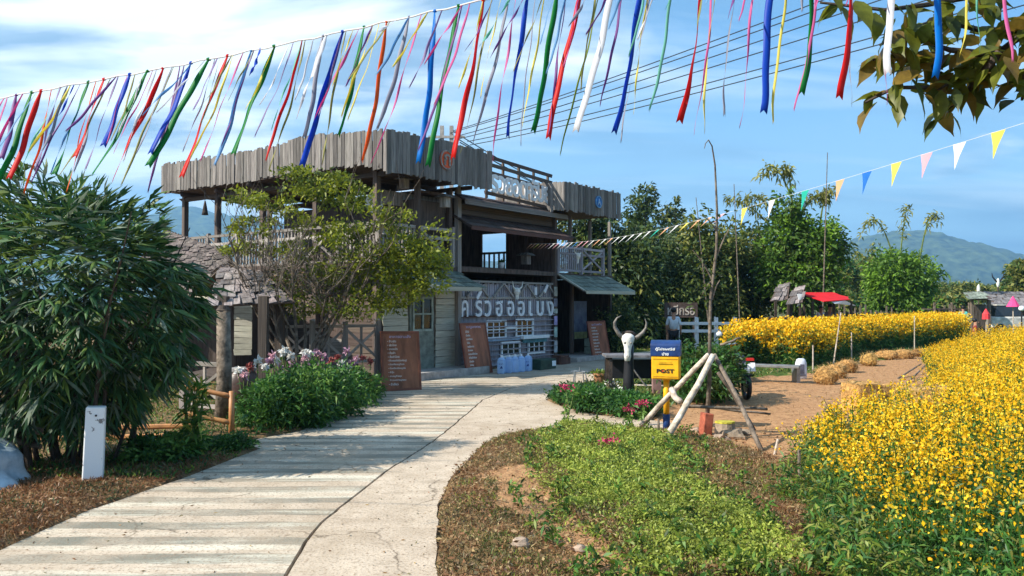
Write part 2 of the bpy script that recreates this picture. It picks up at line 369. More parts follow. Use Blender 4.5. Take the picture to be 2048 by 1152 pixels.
def grid_mesh(name, xs, ys, zf, m, masks=None, drop=None):
    X, Y = np.meshgrid(xs, ys); Z = zf(X, Y); nx, ny = len(xs), len(ys)
    V = np.stack([X, Y, Z], -1).reshape(-1, 3)
    I = np.arange(nx * ny).reshape(ny, nx); Fq = np.stack([I[:-1, :-1], I[:-1, 1:], I[1:, 1:], I[1:, :-1]], -1).reshape(-1, 4)
    if drop is not None:
        c = V[Fq].mean(1); Fq = Fq[~drop(c[:, 0], c[:, 1])]
    me = bpy.data.meshes.new(name); me.vertices.add(len(V)); me.vertices.foreach_set('co', V.astype(np.float32).ravel())
    n = len(Fq); me.loops.add(n * 4); me.loops.foreach_set('vertex_index', Fq.astype(np.int32).ravel())
    me.polygons.add(n); me.polygons.foreach_set('loop_start', np.arange(0, n * 4, 4, dtype=np.int32))
    me.polygons.foreach_set('use_smooth', np.ones(n, bool)); me.materials.append(m); me.update(calc_edges=True)
    if masks is not None:
        at = me.color_attributes.new('cover', 'FLOAT_COLOR', 'POINT'); c = np.ones((len(V), 4), np.float32); c[:, :3] = masks(V[:, 0], V[:, 1]); at.data.foreach_set('color', c.ravel())
    return link(name, me)

def ground_mat():
    m = bpy.data.materials.new('soil and grass'); m.use_nodes = True; nt = m.node_tree; b = nt.nodes['Principled BSDF']
    b.inputs['Roughness'].default_value = 0.95; b.inputs['Specular IOR Level'].default_value = 0.1
    at = nd(nt, 'ShaderNodeVertexColor', layer_name='cover'); sp_ = nd(nt, 'ShaderNodeSeparateColor'); nt.links.new(at.outputs[0], sp_.inputs[0])
    tc = nd(nt, 'ShaderNodeTexCoord')
    def nz(s, d=6): n = nd(nt, 'ShaderNodeTexNoise', ins={'Scale': s, 'Detail': float(d), 'Roughness': 0.65}); nt.links.new(tc.outputs['Object'], n.inputs['Vector']); return n.outputs[0]
    a, c, f = nz(1.1), nz(9), nz(45, 3)
    dry = mixc(nt, ramp(nt, c, [(0.35, 0.0), (0.65, 1.0)]), (0.12, 0.075, 0.04), (0.24, 0.15, 0.075))
    soil = mixc(nt, ramp(nt, c, [(0.3, 0.0), (0.7, 1.0)]), (0.20, 0.10, 0.05), (0.46, 0.26, 0.13))
    soil = mixc(nt, ramp(nt, f, [(0.5, 0.0), (0.72, 0.7)]), soil, (0.62, 0.38, 0.19))
    grn = mixc(nt, ramp(nt, c, [(0.3, 0.0), (0.7, 1.0)]), (0.04, 0.06, 0.015), (0.10, 0.15, 0.03))
    far = mixc(nt, ramp(nt, a, [(0.3, 0.0), (0.7, 1.0)]), (0.06, 0.09, 0.03), (0.13, 0.13, 0.05))
    def soft(s): return ramp(nt, math_node(nt, 'ADD', s, math_node(nt, 'MULTIPLY', math_node(nt, 'SUBTRACT', c, 0.5), 0.5)), [(0.35, 0.0), (0.65, 1.0)])
    col = mixc(nt, soft(sp_.outputs[1]), dry, grn); col = mixc(nt, soft(sp_.outputs[0]), col, soil); col = mixc(nt, sp_.outputs[2], col, far)
    nt.links.new(col, b.inputs['Base Color'])
    bp = nd(nt, 'ShaderNodeBump', ins={'Strength': 0.7, 'Distance': 0.03}); nt.links.new(math_node(nt, 'ADD', c, math_node(nt, 'MULTIPLY', f, 0.5)), bp.inputs['Height']); nt.links.new(bp.outputs[0], b.inputs['Normal'])
    return m
m_ground = ground_mat()
def masks(x, y):
    wob = (fnoise(x, y, 1.7) - .5) * .55 + (fnoise(x, y, 6.0) - .5) * .25
    s = lambda d, w=0.22: np.clip(0.5 - (d + wob) / (2 * w), 0, 1)
    soil = np.maximum(s(sdist(x, y, DIRT)), s(sdist(x, y, BARE)))
    grn = np.maximum(s(sdist(x, y, GREEN)), np.maximum(s(sdist(x, y, FIELD_N), 0.3), s(sdist(x, y, FIELD_F), 0.3)))
    grn = np.maximum(grn, np.clip((x - 0.5) * 0.8, 0, 1) * np.clip((y - 12.5) * 0.5, 0, 1) * 0.9)
    grn = np.where(soil > 0.5, 0, grn); far = np.clip((np.hypot(x, y) - 45) / 20, 0, 1)
    return np.stack([soil, grn, far], -1)
NX0, NX1, NY0, NY1 = -14.0, 24.0, 3.0, 34.0
gn = grid_mesh('ground', np.arange(NX0, NX1 + .01, 0.1), np.arange(NY0, NY1 + .01, 0.1), gz, m_ground, masks); gn['kind'] = 'structure'
def farxs(a, b, lo, hi):
    return np.unique(np.concatenate([-np.geomspace(-lo, -a, 24)[::1], np.linspace(a, b, 30), np.geomspace(b, hi, 24)]))
fx = np.unique(np.concatenate([-np.geomspace(14, 7000, 26), np.linspace(-14, 24, 39), np.geomspace(24, 7000, 26)]))
fy = np.unique(np.concatenate([-np.geomspace(6, 3000, 14), np.linspace(-6, 3, 10), np.linspace(3, 34, 32), np.geomspace(34, 9000, 34)]))
tz = grid_mesh('terrain', fx, fy, lambda X, Y: gz(X, Y) * 0 - 0.03 + 0 * X, m_ground, masks,
               drop=lambda x, y: (x > NX0) & (x < NX1) & (y > NY0) & (y < NY1)); tz['kind'] = 'structure'

def concrete_mat(name, stripes):
    m = bpy.data.materials.new(name); m.use_nodes = True; nt = m.node_tree; b = nt.nodes['Principled BSDF']
    b.inputs['Roughness'].default_value = 0.88; b.inputs['Specular IOR Level'].default_value = 0.2
    tc = nd(nt, 'ShaderNodeTexCoord'); O = tc.outputs['Object']
    def nz(s, d=6, sc=None, rg=0.62):
        n = nd(nt, 'ShaderNodeTexNoise', ins={'Scale': s, 'Detail': float(d), 'Roughness': rg})
        if sc:
            mpn = nd(nt, 'ShaderNodeMapping'); mpn.inputs['Scale'].default_value = sc; nt.links.new(O, mpn.inputs[0]); nt.links.new(mpn.outputs[0], n.inputs['Vector'])
        else: nt.links.new(O, n.inputs['Vector'])
        return n.outputs[0]
    big, med, fine = nz(0.5), nz(3.5), nz(38, 4)
    col = mixc(nt, ramp(nt, med, [(0.3, 0.0), (0.7, 1.0)]), (0.33, 0.255, 0.185), (0.54, 0.44, 0.34))
    col = mixc(nt, ramp(nt, big, [(0.35, 0.0), (0.7, 0.7)]), col, (0.58, 0.485, 0.38))
    hgt = med
    if stripes:
        st = nz(2.0, 3, (0.18, 1.9, 1)); wv = nd(nt, 'ShaderNodeTexWave', ins={'Scale': 0.75, 'Distortion': 1.6, 'Detail': 3.0, 'Detail Scale': 1.2}); wv.bands_direction = 'Y'
        nt.links.new(O, wv.inputs['Vector'])
        s2 = math_node(nt, 'MULTIPLY', ramp(nt, wv.outputs[0], [(0.42, 0.0), (0.56, 1.0)]), ramp(nt, nz(1.3, 4), [(0.3, 0.2), (0.6, 1.0)]))
        col = mixc(nt, math_node(nt, 'MULTIPLY', s2, 0.95), col, (0.19, 0.185, 0.15))  # groove wear bands, darkened further to stand in for streamer shadows
        col = mixc(nt, ramp(nt, st, [(0.52, 0.0), (0.66, 0.75)]), col, (0.64, 0.60, 0.49))
        hgt = math_node(nt, 'ADD', med, math_node(nt, 'MULTIPLY', s2, -0.6))
    col = mixc(nt, ramp(nt, fine, [(0.52, 0.0), (0.66, 0.8)]), col, (0.20, 0.14, 0.095))
    blot = nz(4.5, 6, (0.7, 1.5, 1), .7); col = mixc(nt, ramp(nt, blot, [(0.56, 0.0), (0.66, 0.55)]), col, (0.26, 0.20, 0.145))
    cr = nd(nt, 'ShaderNodeTexVoronoi', ins={'Scale': 0.55}); cr.feature = 'DISTANCE_TO_EDGE'
    wv_ = nd(nt, 'ShaderNodeTexNoise', ins={'Scale': 2.2, 'Detail': 4.0}); nt.links.new(O, wv_.inputs['Vector']); va = nd(nt, 'ShaderNodeVectorMath', operation='ADD'); vs_ = nd(nt, 'ShaderNodeVectorMath', operation='SCALE'); vs_.inputs['Scale'].default_value = 0.7
    nt.links.new(wv_.outputs['Color'], vs_.inputs[0]); nt.links.new(O, va.inputs[0]); nt.links.new(vs_.outputs[0], va.inputs[1]); nt.links.new(va.outputs[0], cr.inputs['Vector'])
    crk = math_node(nt, 'MULTIPLY', ramp(nt, cr.outputs['Distance'], [(0.0, 1.0), (0.009, 0.0)]), ramp(nt, nz(0.9, 2), [(0.48, 0.0), (0.56, 0.8)]))
    col = mixc(nt, crk, col, (0.10, 0.075, 0.05)); stn = nz(0.8, 5, (1.0, 0.5, 1), .7); col = mixc(nt, ramp(nt, stn, [(0.5, 0.0), (0.68, 0.5)]), col, (0.30, 0.225, 0.15))
    dk_ = nd(nt, 'ShaderNodeTexVoronoi', ins={'Scale': 5.5}); nt.links.new(O, dk_.inputs['Vector'])
    col = mixc(nt, math_node(nt, 'MULTIPLY', ramp(nt, dk_.outputs['Distance'], [(0.0, 0.8), (0.10, 0.0)]), ramp(nt, med, [(0.45, 0.0), (0.55, 1.0)])), col, (0.10, 0.075, 0.05))
    peb = nd(nt, 'ShaderNodeTexVoronoi', ins={'Scale': 30.0}); nt.links.new(O, peb.inputs['Vector'])
    col = mixc(nt, math_node(nt, 'MULTIPLY', ramp(nt, peb.outputs['Distance'], [(0.0, 1.0), (0.25, 0.0)]), ramp(nt, nz(1.8, 3), [(0.45, 0.0), (0.6, 0.6)])), col, (0.66, 0.55, 0.42))
    nt.links.new(col, b.inputs['Base Color'])
    bp = nd(nt, 'ShaderNodeBump', ins={'Strength': 0.6, 'Distance': 0.02}); nt.links.new(math_node(nt, 'ADD', hgt, math_node(nt, 'MULTIPLY', fine, 0.5)), bp.inputs['Height']); nt.links.new(bp.outputs[0], b.inputs['Normal'])
    return m
def rough_line(poly, step=0.12, amp=0.02):
    out = []; n = len(poly)
    for i in range(n):
        a, b = poly[i], poly[(i + 1) % n]; L = math.dist(a, b); k = max(1, int(L / step)); nxv, nyv = -(b[1] - a[1]) / L, (b[0] - a[0]) / L
        for j in range(k):
            t = j / k; x = a[0] + (b[0] - a[0]) * t; y = a[1] + (b[1] - a[1]) * t
            e = amp * (2 * float(fnoise(x, y, 4.0)) - 1)
            out.append((x + nxv * e, y + nyv * e))
    return out
road = bpy.data.objects.new('road', None); COL.objects.link(road); road['kind'] = 'structure'
for nm, poly, st in (('slab', SLAB_L, True), ('slab', SLAB_R, False)):
    pl = rough_line(poly, 0.12, 0.022); bm = bmesh.new(); vs = [bm.verts.new((x, y, 0.0)) for x, y in pl]; f = bm.faces.new(vs)
    if f.normal.z < 0: f.normal_flip()
    bm.normal_update()
    if f.normal.z < 0: bmesh.ops.reverse_faces(bm, faces=[f])
    r = bmesh.ops.extrude_face_region(bm, geom=[f]); down = [g for g in r['geom'] if isinstance(g, bmesh.types.BMVert)]
    for v in down: v.co.z -= 0.12
    bmesh.ops.recalc_face_normals(bm, faces=bm.faces); bmesh.ops.triangulate(bm, faces=[f for f in bm.faces if len(f.verts) > 4])
    me = bpy.data.meshes.new(nm); bm.to_mesh(me); bm.free(); me.materials.append(concrete_mat('concrete ' + ('ribbed' if st else 'plain'), st)); link(nm, me, road)

# ------------------------------------------------------------------ hills
m_hill = mat('forested hill', (0.085, 0.12, 0.055), 0.95, 0.3, 0.035, 0, 0.0, col2=(0.008, 0.02, 0.015))
def hills(name, dist, depth, prof, seed):
    us = np.linspace(prof[0][0], prof[-1][0], 420); vt = np.interp(us, [p[0] for p in prof], [p[1] for p in prof]); V = []; Fc = []; rows = 34
    for j in range(rows):
        t = j / (rows - 1); Y = dist + depth * (t - 0.5)
        k = math.cos((t - 0.5) * math.pi) ** 0.8
        for i, u in enumerate(us):
            x = (u - 1024) / F * Y if False else (u - 1024) / F * dist
            top = CAMH + (605 - vt[i]) / F * dist
            h = top * k * (1 + 0.28 * (float(fnoise(x / 400 + seed, Y / 400, 1.0)) - 0.5) * (1 if j != rows // 2 else 0.2)) - 2 + (14 * mnoise.noise(Vector((x / 90, Y / 90, seed))) + 10 * mnoise.noise(Vector((x / 30, Y / 30, seed))) + 16 * mnoise.noise(Vector((x / 210, Y / 210, seed)))) * min(1, k * 2)
            V.append((x, Y, max(h, -5)))
    n = len(us)
    for j in range(rows - 1):
        for i in range(n - 1): a = j * n + i; Fc.append((a, a + 1, a + 1 + n, a + n))
    me = bpy.data.meshes.new(name); me.from_pydata(V, [], Fc); me.materials.append(m_hill); me.polygons.foreach_set('use_smooth', [True] * len(Fc)); o = link(name, me); o['kind'] = 'structure'; return o
hills('hills', 3000, 1200, [(-900, 560), (-300, 500), (100, 470), (230, 455), (300, 432), (345, 415), (385, 410), (430, 425), (520, 440), (620, 470), (760, 500), (900, 520), (1100, 540), (1250, 560)], 1)
hills('hills', 2600, 1100, [(1100, 560), (1250, 520), (1400, 505), (1500, 500), (1600, 500), (1680, 490), (1720, 474), (1780, 462), (1840, 461), (1890, 472), (1930, 495), (1990, 505), (2048, 516), (2200, 530), (2500, 500), (3000, 560)], 5)
hills('hills', 1700, 600, [(1450, 600), (1560, 545), (1640, 512), (1690, 508), (1740, 520), (1820, 552), (1900, 570), (1990, 585), (2100, 592), (2300, 600)], 9)
HAZE = True
if HAZE:
    b = MB(); b.box((0, 2400, 229), (9400, 7200, 462)); hm = bpy.data.materials.new('haze'); hm.use_nodes = True; nt = hm.node_tree; nt.nodes.clear()
    o_ = nd(nt, 'ShaderNodeOutputMaterial'); v_ = nd(nt, 'ShaderNodeVolumePrincipled'); v_.inputs['Density'].default_value = 0.00027; v_.inputs['Color'].default_value = (0.28, 0.60, 1.0, 1); v_.inputs['Anisotropy'].default_value = 0.2
    nt.links.new(v_.outputs[0], o_.inputs['Volume']); hb = b.build('haze', hm); hb['kind'] = 'stuff'; hb['label'] = 'thin blue air haze over the valley'

# ------------------------------------------------------------------ the two-storey wooden restaurant
E1 = Vector((.592, .806, 0)).normalized(); EN = Vector((E1.y, -E1.x, 0)); O0 = Vector((-2.93, 18.58, 0)); UP = Vector((0, 0, 1))
def B(s, n, z): return O0 + E1 * s + EN * n + UP * z
def hit(u, v, pt, nrm):
    d = ray(u, v); c = Vector((0, 0, CAMH)); t = (pt - c).dot(nrm) / d.dot(nrm); return c + d * t
def SZ(u, v, n):   # on the plane n = const: returns (s, z)
    p = hit(u, v, B(0, n, 0), EN); q = p - O0; return q.dot(E1), p.z
def NZ(u, v, s):   # on the plane s = const: returns (n, z)
    p = hit(u, v, B(s, 0, 0), E1); q = p - O0; return q.dot(EN), p.z
def Zof(v, s, n): p = B(s, n, 0); return CAMH + (605 - v) / F * p.y
bl = thing('restaurant_building', B(3, -2, 0), 'two-storey weathered wooden restaurant with plank parapets and open upper deck', 'building')
LW = 'length'
# ground floor structure ---------------------------------------------------
gf = MB()
S0, S1, DEEP = 0.5, 10.6, -7.5
WE = 7.1
# back and dividing walls (plain dark boards)
gf.box(B(3.8, DEEP, 1.3), (6.6, 0.08, 2.6), frame(UP, EN).to_4x4() @ Matrix() if False else Matrix((E1, EN, UP)).transposed())
gf.box(B(WE, DEEP / 2 - .1, 1.3), (0.08, -DEEP, 2.6), Matrix((E1, EN, UP)).transposed())
gf.box(B(8.9, -2.4, 1.3), (3.5, 0.08, 2.6), Matrix((E1, EN, UP)).transposed())
gf.box(B(10.65, -1.2, 1.3), (0.08, 2.4, 2.6), Matrix((E1, EN, UP)).transposed())
gf.build('wall', m_darkwood, bl)
BM3 = Matrix((E1, EN, UP)).transposed()
dk = MB(); dk.box(B(3.2, -3.9, 2.66), (8.0, 8.0, 0.12), BM3); dk.box(B(8.95, -1.5, 2.66), (3.4, 3.1, 0.10), BM3); dk.build('upper_floor', m_darkwood, bl)
st = MB(); st.box(B(1.6, 0.35, 0.09), (2.6, 0.9, 0.18), BM3); st.build('step', m_concrete, bl, bevel=0.01)
st = MB(); st.box(B(8.9, 0.0, 0.07), (3.2, 1.4, 0.14), BM3); st.build('step', m_concrete, bl, bevel=0.01)
# front plank wall (grey mauve boards, horizontal)
s912, _ = SZ(913, 700, 0); s1108, _ = SZ(1106, 700, 0)
z = 0.02; k = 0
while z < 1.40:
    h = random.choice((.13, .15, .17)); cuts = sorted([s912 + .05, s912 + .05 + random.uniform(1.2, 2), s912 + random.uniform(2.6, 3.6), s1108])
    for a, b_ in zip(cuts, cuts[1:]):
        mm = m_redwood if (k % 9 in (0, 7) and z > 1.1) else m_greyboard
        plank('plank', bl, B(a + .004, random.uniform(-.01, .01), z + h / 2), B(b_ - .004, random.uniform(-.01, .01), z + h / 2), 0.028, h - .005, mm, up=EN, kind='rough'); k += 1
    z += h
wl = MB(); wl.box(B((s912 + s1108) / 2, -.06, .75), (s1108 - s912, .05, 1.5), BM3); wl.build('wall_backing', m_greyboard, bl)
# windows in the front wall
def window(u0, v0, u1, v1, n=0.03, cols=3, rows=2, fm=m_white, fw=0.055):
    a, zt = SZ(u0, v0, n); b_, _ = SZ(u1, v0, n); _, zb = SZ((u0 + u1) / 2, (v0 + v1) / 2 + (v1 - v0) / 2, n)
    w = b_ - a; h = zt - zb; f = MB()
    f.box(B((a + b_) / 2, n, zt - fw / 2), (w, .05, fw), BM3); f.box(B((a + b_) / 2, n, zb + fw / 2), (w, .05, fw), BM3)
    f.box(B(a + fw / 2, n, (zt + zb) / 2), (fw, .046, h - 2 * fw), BM3); f.box(B(b_ - fw / 2, n, (zt + zb) / 2), (fw, .046, h - 2 * fw), BM3)
    iw = w - 2 * fw; ih = h - 2 * fw
    for i in range(1, cols): f.box(B(a + fw + iw * i / cols, n, (zt + zb) / 2), (.028, .034, ih), BM3)
    for j in range(1, rows): f.box(B((a + b_) / 2, n, zb + fw + ih * j / rows), (iw, .030, .028), BM3)
    wo_ = f.build('window', fm, bl)
    for i in range(cols):
        for j in range(rows):
            p = MB(); p.box(B(a + fw + iw * (i + .5) / cols, n - .005, zb + fw + ih * (j + .5) / rows), (iw / cols - .03, .006, ih / rows - .03), BM3)
            p.build('pane', m_glass, wo_)
window(972, 641, 1012, 678); window(1031, 638, 1066, 674); window(1002, 684, 1040, 714, cols=3); window(1056, 680, 1089, 707)
for (u0, u1, v, m_, hh, dp) in ((1012, 1031, 655, m_white, .09, .05), (975, 1040, 680, m_skyb, .09, .05), (1040, 1092, 675, m_white, .09, .16), (1045, 1092, 682, mat('teal board', (0.10, 0.26, 0.30), .7), .12, .06)):
    a, zz_ = SZ(u0, v, .05); b_, _ = SZ(u1, v, .05); x = MB(); x.box(B((a + b_) / 2, dp / 2 + .02, zz_), (b_ - a, dp, hh), BM3); x.build('shelf_board', m_ if m_ != m_skyb else mat('pale blue board', (0.30, 0.40, 0.52), .7), bl)
# balustrade above the wall carrying the big letters
rz0, rz1 = 1.42, 2.36
for zz_, hh in ((rz1, .06), (1.93, .045), (1.44, .06)):
    plank('rail', bl, B(s912 + .02, 0.01, zz_), B(s1108, 0.01, zz_), .06, hh, m_railwood, up=EN)
s = s912 + .1
while s < s1108 - .04:
    plank('baluster', bl, B(s, -.03, 1.46), B(s, -.03, rz1 - .02 - random.uniform(0, .04)), .08, .03, m_greyboard if random.random() < .8 else m_railwood, up=EN); s += .105
for sa in (s912 + .35, s912 + 1.5, s912 + 2.6, s912 + 3.7):
    plank('brace', bl, B(sa, .05, 1.95), B(sa + .45, .05, rz1 - .03), .05, .05, m_railwood, up=EN); plank('brace', bl, B(sa + .9, .06, 1.95), B(sa + .45, .06, rz1 - .03), .05, .05, m_railwood, up=EN)
# corner posts and front posts
def post(s, n, z0, z1, w=.13, m_=m_darkwood, name='post'): return plank(name, bl, B(s, n, z0), B(s, n, z1), w, w, m_, up=EN)
post(s912 - .02, .06, 0, 4.72, .13, m_railwood); post(s912 - .24, -.05, 2.7, 4.72, .12); post(s1108 + .02, .04, 0, 4.6, .12)
for s_ in (8.0, 9.2, 10.5): post(s_, .02, 2.7, 4.5, .09, m_railwood)
post(10.5, .02, 0, 2.2, .1); post(8.6, -.3, 0, 2.6, .1)
# wooden letters fixed on the balustrade
lets = [('ค', 929), ('ร', 957), ('ว', 975), ('ฮ', 998), ('อ', 1021), ('อ', 1042), ('เ', 1061), ('บ', 1080), ('ง', 1100)]
for i, (ch, u) in enumerate(lets):
    s_, zc = SZ(u, 617, .09); sa, _ = SZ(u - 6.6, 617, .09); sb, _ = SZ(u + 6.6, 617, .09)
    w = (sb - sa) * (.5 if ch == 'เ' else 1.0)
    o = put_text('letter', ch, m_lwhite, bl, B(s_, .09, zc), E1, EN, w, .43, .02, .012)
    if ch == 'ค':
        pass
# small deer-skull shaped white ornaments on the balustrade
def skull_plaque(u, v, n, sc, m_=m_bone, parent=bl, lab=None):
    s_, zc = SZ(u, v, n); b = MB()
    b.lathe(B(s_, n, zc - .16 * sc), [(.02 * sc, 0), (.045 * sc, .03 * sc), (.05 * sc, .12 * sc), (.10 * sc, .22 * sc), (.09 * sc, .30 * sc), (.03 * sc, .34 * sc)], 10, 1, 1)
    for sg in (-1, 1): b.tube([B(s_ + sg * .07 * sc, n, zc + .12 * sc), B(s_ + sg * .20 * sc, n + .02, zc + .20 * sc), B(s_ + sg * .25 * sc, n + .03, zc + .36 * sc)], [.03 * sc, .02 * sc, .006], 6)
    return b
o = skull_plaque(1034, 588, .12, 1.0).build('animal_skull', m_bone, org=B(SZ(1034, 588, .12)[0], .12, 2.1)); props(o, 'small white horned animal skull hung on the middle of the letter balustrade', 'skull')
o = skull_plaque(1155, 517, .10, 1.0).build('animal_skull', m_bone, org=B(SZ(1155, 517, .1)[0], .1, 3.1)); props(o, 'white animal skull hung on the small upper balcony rail above the right awning', 'skull')
for u, v, an in ((958, 590, .5), (1075, 583, -.4), (1092, 578, .5)):
    s_, zc = SZ(u, v, .1); plank('white_brace', bl, B(s_ - .09, .1, zc - .1), B(s_ + .09 * (1 if an > 0 else -1), .1, zc + .12), .09, .03, m_lwhite, up=EN)
# upper room ------------------------------------------------------------------
ur = MB()
ur.box(B(1.1, -2.6, 3.5), (.07, 5.0, 1.66), BM3)                              # left wall
ur.box(B((1.1 + s912 - .3) / 2, -.12, 3.5), (s912 - 1.5, .07, 1.66), BM3)     # front panel beside the opening
ur.build('upper_wall', m_darkwood, bl)
# right-hand wall of the upper room with a bright see-through opening
x = MB(); x.box(B(4.1, -5.1, 3.5), (6.0, .07, 1.66), BM3); x.build('back_wall', m_darkwood, bl)
na, zt = NZ(964, 469, WE); nb, _ = NZ(1013, 469, WE); _, zb = NZ(990, 546, WE)
def sidespan(n0, n1, z0, z1, nm='upper_wall'):
    if abs(n1 - n0) > .02 and z1 - z0 > .02: x = MB(); x.box(B(WE, (n0 + n1) / 2, (z0 + z1) / 2), (.07, abs(n1 - n0), z1 - z0), BM3); x.build(nm, m_darkwood, bl)
nlo, nhi = min(na, nb), max(na, nb)
sidespan(-5.1, nlo, 2.72, 4.5); sidespan(nhi, -.1, 2.72, 4.5); sidespan(nlo, nhi, zt, 4.5); sidespan(nlo, nhi, 2.72, max(2.74, zb))
_, zr = NZ(990, 506, WE)
for k_ in range(5):
    nn = nlo + (nhi - nlo) * (k_ + .5) / 5; plank('window_bar', bl, B(WE, nn, zb), B(WE, nn, zr), .05, .04, m_darkwood, up=E1)
plank('window_bar', bl, B(WE - .01, nlo, zr), B(WE - .01, nhi, zr), .07, .05, m_darkwood, up=E1)
# table, chair and pots inside, as dark shapes: a long counter board
x = MB(); x.box(B((s912 + s1108) / 2, -.5, 2.75), (s1108 - s912 - .3, .3, .05), BM3); x.build('counter_board', m_redwood, bl)
# beams and shingled eaves over the front ---------------------------------------
def eave(sA, sB, n0, z0, n1, z1, rows, m_, pitch=.16, name='shingle', under=m_darkwood, thick=.015):
    """rows of overlapping shingles, first row at the low outer edge (n1, z1)"""
    b = MB(); dn, dz = n1 - n0, z1 - z0; ln = math.hypot(dn, dz)
    nrm = (EN * (-dz) + UP * dn).normalized()
    c = (B((sA + sB) / 2, n0, z0) + B((sA + sB) / 2, n1, z1)) / 2 - nrm * .03
    b.box(c, (sB - sA, ln, .02), Matrix((E1, (EN * dn + UP * dz).normalized(), nrm)).transposed()); b.build('roof_deck', under, bl)
    for r in range(rows):
        t0 = r / rows; s = sA + random.uniform(-.1, 0)
        while s < sB:
            w = pitch * random.uniform(.7, 1.2); tt = min(1, t0 + 1.35 / rows)
            j = random.uniform(-.02, .03)
            lo = B(s + w / 2, n1 + (n0 - n1) * t0, z1 + (z0 - z1) * t0) + nrm * .022 + (EN * dn + UP * dz) / ln * j
            hi = B(s + w / 2, n1 + (n0 - n1) * tt, z1 + (z0 - z1) * tt) + nrm * -.004
            plank(name, bl, lo, hi, w - .01, thick, m_, up=nrm); s += w
for (sA, sB, n0, z0, n1, z1, rows, m_, pitch) in (
    (s912 - .1, s1108 + .15, -.15, 4.12, .55, 3.74, 3, m_dkshingle, .34),
    (s912 - .1, s1108 + .15, .02, 4.62, .42, 4.40, 2, m_dkshingle, .42)):
    eave(sA, sB, n0, z0, n1, z1, rows, m_, pitch)
plank('fascia_board', bl, B(s912 - .1, .44, 4.37), B(s1108 + .2, .44, 4.37), .14, .03, m_fascia, up=EN)
plank('fascia_board', bl, B(s912 - .1, .57, 3.70), B(s1108 + .15, .57, 3.70), .10, .03, m_redwood, up=EN)
for z_ in (4.30, 4.16): plank('wall_board', bl, B(s912, .0, z_), B(s1108, .0, z_), .13, .03, m_darkwood, up=EN)
# low shingled awnings over the doors
sL, _ = SZ(826, 580, .9); sR, _ = SZ(955, 580, .9)
eave(sL, sR, .02, 2.62, .95, 2.16, 4, m_gshingle, .26)
plank('awning_edge', bl, B(sL - .02, .97, 2.13), B(sR + .04, .97, 2.13), .10, .03, m_cream, up=EN)
eave(7.2, 10.3, .05, 2.66, 1.0, 2.14, 4, m_gshingle, .26)
plank('awning_edge', bl, B(7.25, 1.02, 2.11), B(10.35, 1.02, 2.11), .10, .03, m_cream, up=EN)
plank('awning_edge', bl, B(7.2, .08, 2.68), B(7.2, 1.02, 2.16), .03, .10, m_cream, up=E1)
# door wall left of the corner post: cream boards, door and window
zz_ = .2
while zz_ < 2.5:
    plank('board', bl, B(1.72, .0, zz_), B(s912 - .08, .0, zz_), .15, .03, m_cream, up=EN)
    plank('board', bl, B(-.1, .0, zz_), B(.72, .0, zz_), .15, .03, m_cream, up=EN); zz_ += .162
x = MB(); x.box(B(1.2, -.05, 1.3), (2.7, .04, 2.5), BM3); x.build('wall_backing', m_darkwood, bl)
x = MB(); x.box(B(1.22, -.01, 1.15), (.86, .05, 1.95), BM3); dr = x.build('door', mat('grey green door paint', (.22, .25, .21), .7), bl)
x = MB()
x.box(B(1.22, .04, 1.92), (.7, .03, .05), BM3); x.box(B(1.22, .04, 1.12), (.7, .03, .05), BM3)
for q in (-.33, 0, .33): x.box(B(1.22 + q, .04, 1.52), (.045, .028, .76), BM3)
x.box(B(1.22, .045, 1.52), (.66, .02, .035), BM3); wf = x.build('window', mat('pale green window frame', (.36, .42, .36), .6), bl)
for q in (-.165, .165):
    for zq in (1.33, 1.71): x = MB(); x.box(B(1.22 + q, .022, zq), (.28, .006, .33), BM3); x.build('pane', m_glass, wf)
# left side wall of the ground floor: cream boards at the far end, under-deck shade put in as dark boards, two dark openings
zz_ = .2
while zz_ < 2.5:
    for a, b_ in ((-.1, -1.2), (-2.2, -3.6), (-5.0, -8.0)):
        plank('board', bl, B(-.15, a, zz_), B(-.15, b_, zz_), .15, .03, m_cream if a < -4.5 else m_darkwood, up=-E1)
    if zz_ < .9 or zz_ > 2.2:
        for a, b_ in ((-1.2, -2.2), (-3.6, -5.0)): plank('board', bl, B(-.15, a - .01, zz_), B(-.15, b_ + .01, zz_), .15, .03, m_railwood, up=-E1)
    zz_ += .162
x = MB(); x.box(B(-.08, -4, 1.3), (.04, 8, 2.5), BM3); x.build('wall_backing', m_darkwood, bl)
# deck balustrade along the left side and the front, with cross braces
def balustrade(p0, p1, z0, z1, up, step=.13, m_=m_railwood, bays=None):
    L = (p1 - p0).length; d = (p1 - p0) / L
    for zq, hh in ((z1, .07), ((z0 * .25 + z1 * .75), .045), (z0 + .05, .05)):
        plank('rail', bl, p0 + UP * zq, p1 + UP * zq, .07, hh, m_, up=up)
    nb = bays or max(1, round(L / 1.25)); bl_ = L / nb
    for i in range(nb + 1): plank('newel', bl, p0 + d * (bl_ * i) + UP * (z0 - .05), p0 + d * (bl_ * i) + UP * (z1 + .08), .09, .09, m_, up=up)
    for i in range(nb):
        a = bl_ * i; 
        if i % 3 == 1:
            q0, q1 = a + .06, a + bl_ - .06
            plank('brace', bl, p0 + d * q0 + UP * (z0 + .08), p0 + d * q1 + UP * (z1 - .04), .055, .035, m_, up=up); plank('brace', bl, p0 + d * q1 + UP * (z0 + .08) + up * .04, p0 + d * q0 + UP * (z1 - .04) + up * .04, .055, .035, m_, up=up)
        else:
            t = step
            while t < bl_ - .05: plank('baluster', bl, p0 + d * (a + t) + UP * (z0 + .06), p0 + d * (a + t) + UP * (z1 - .02), .05, .035, m_, up=up); t += step
balustrade(B(-.35, .1, 0), B(-.35, -7.9, 0), 2.72, 3.62, -E1)
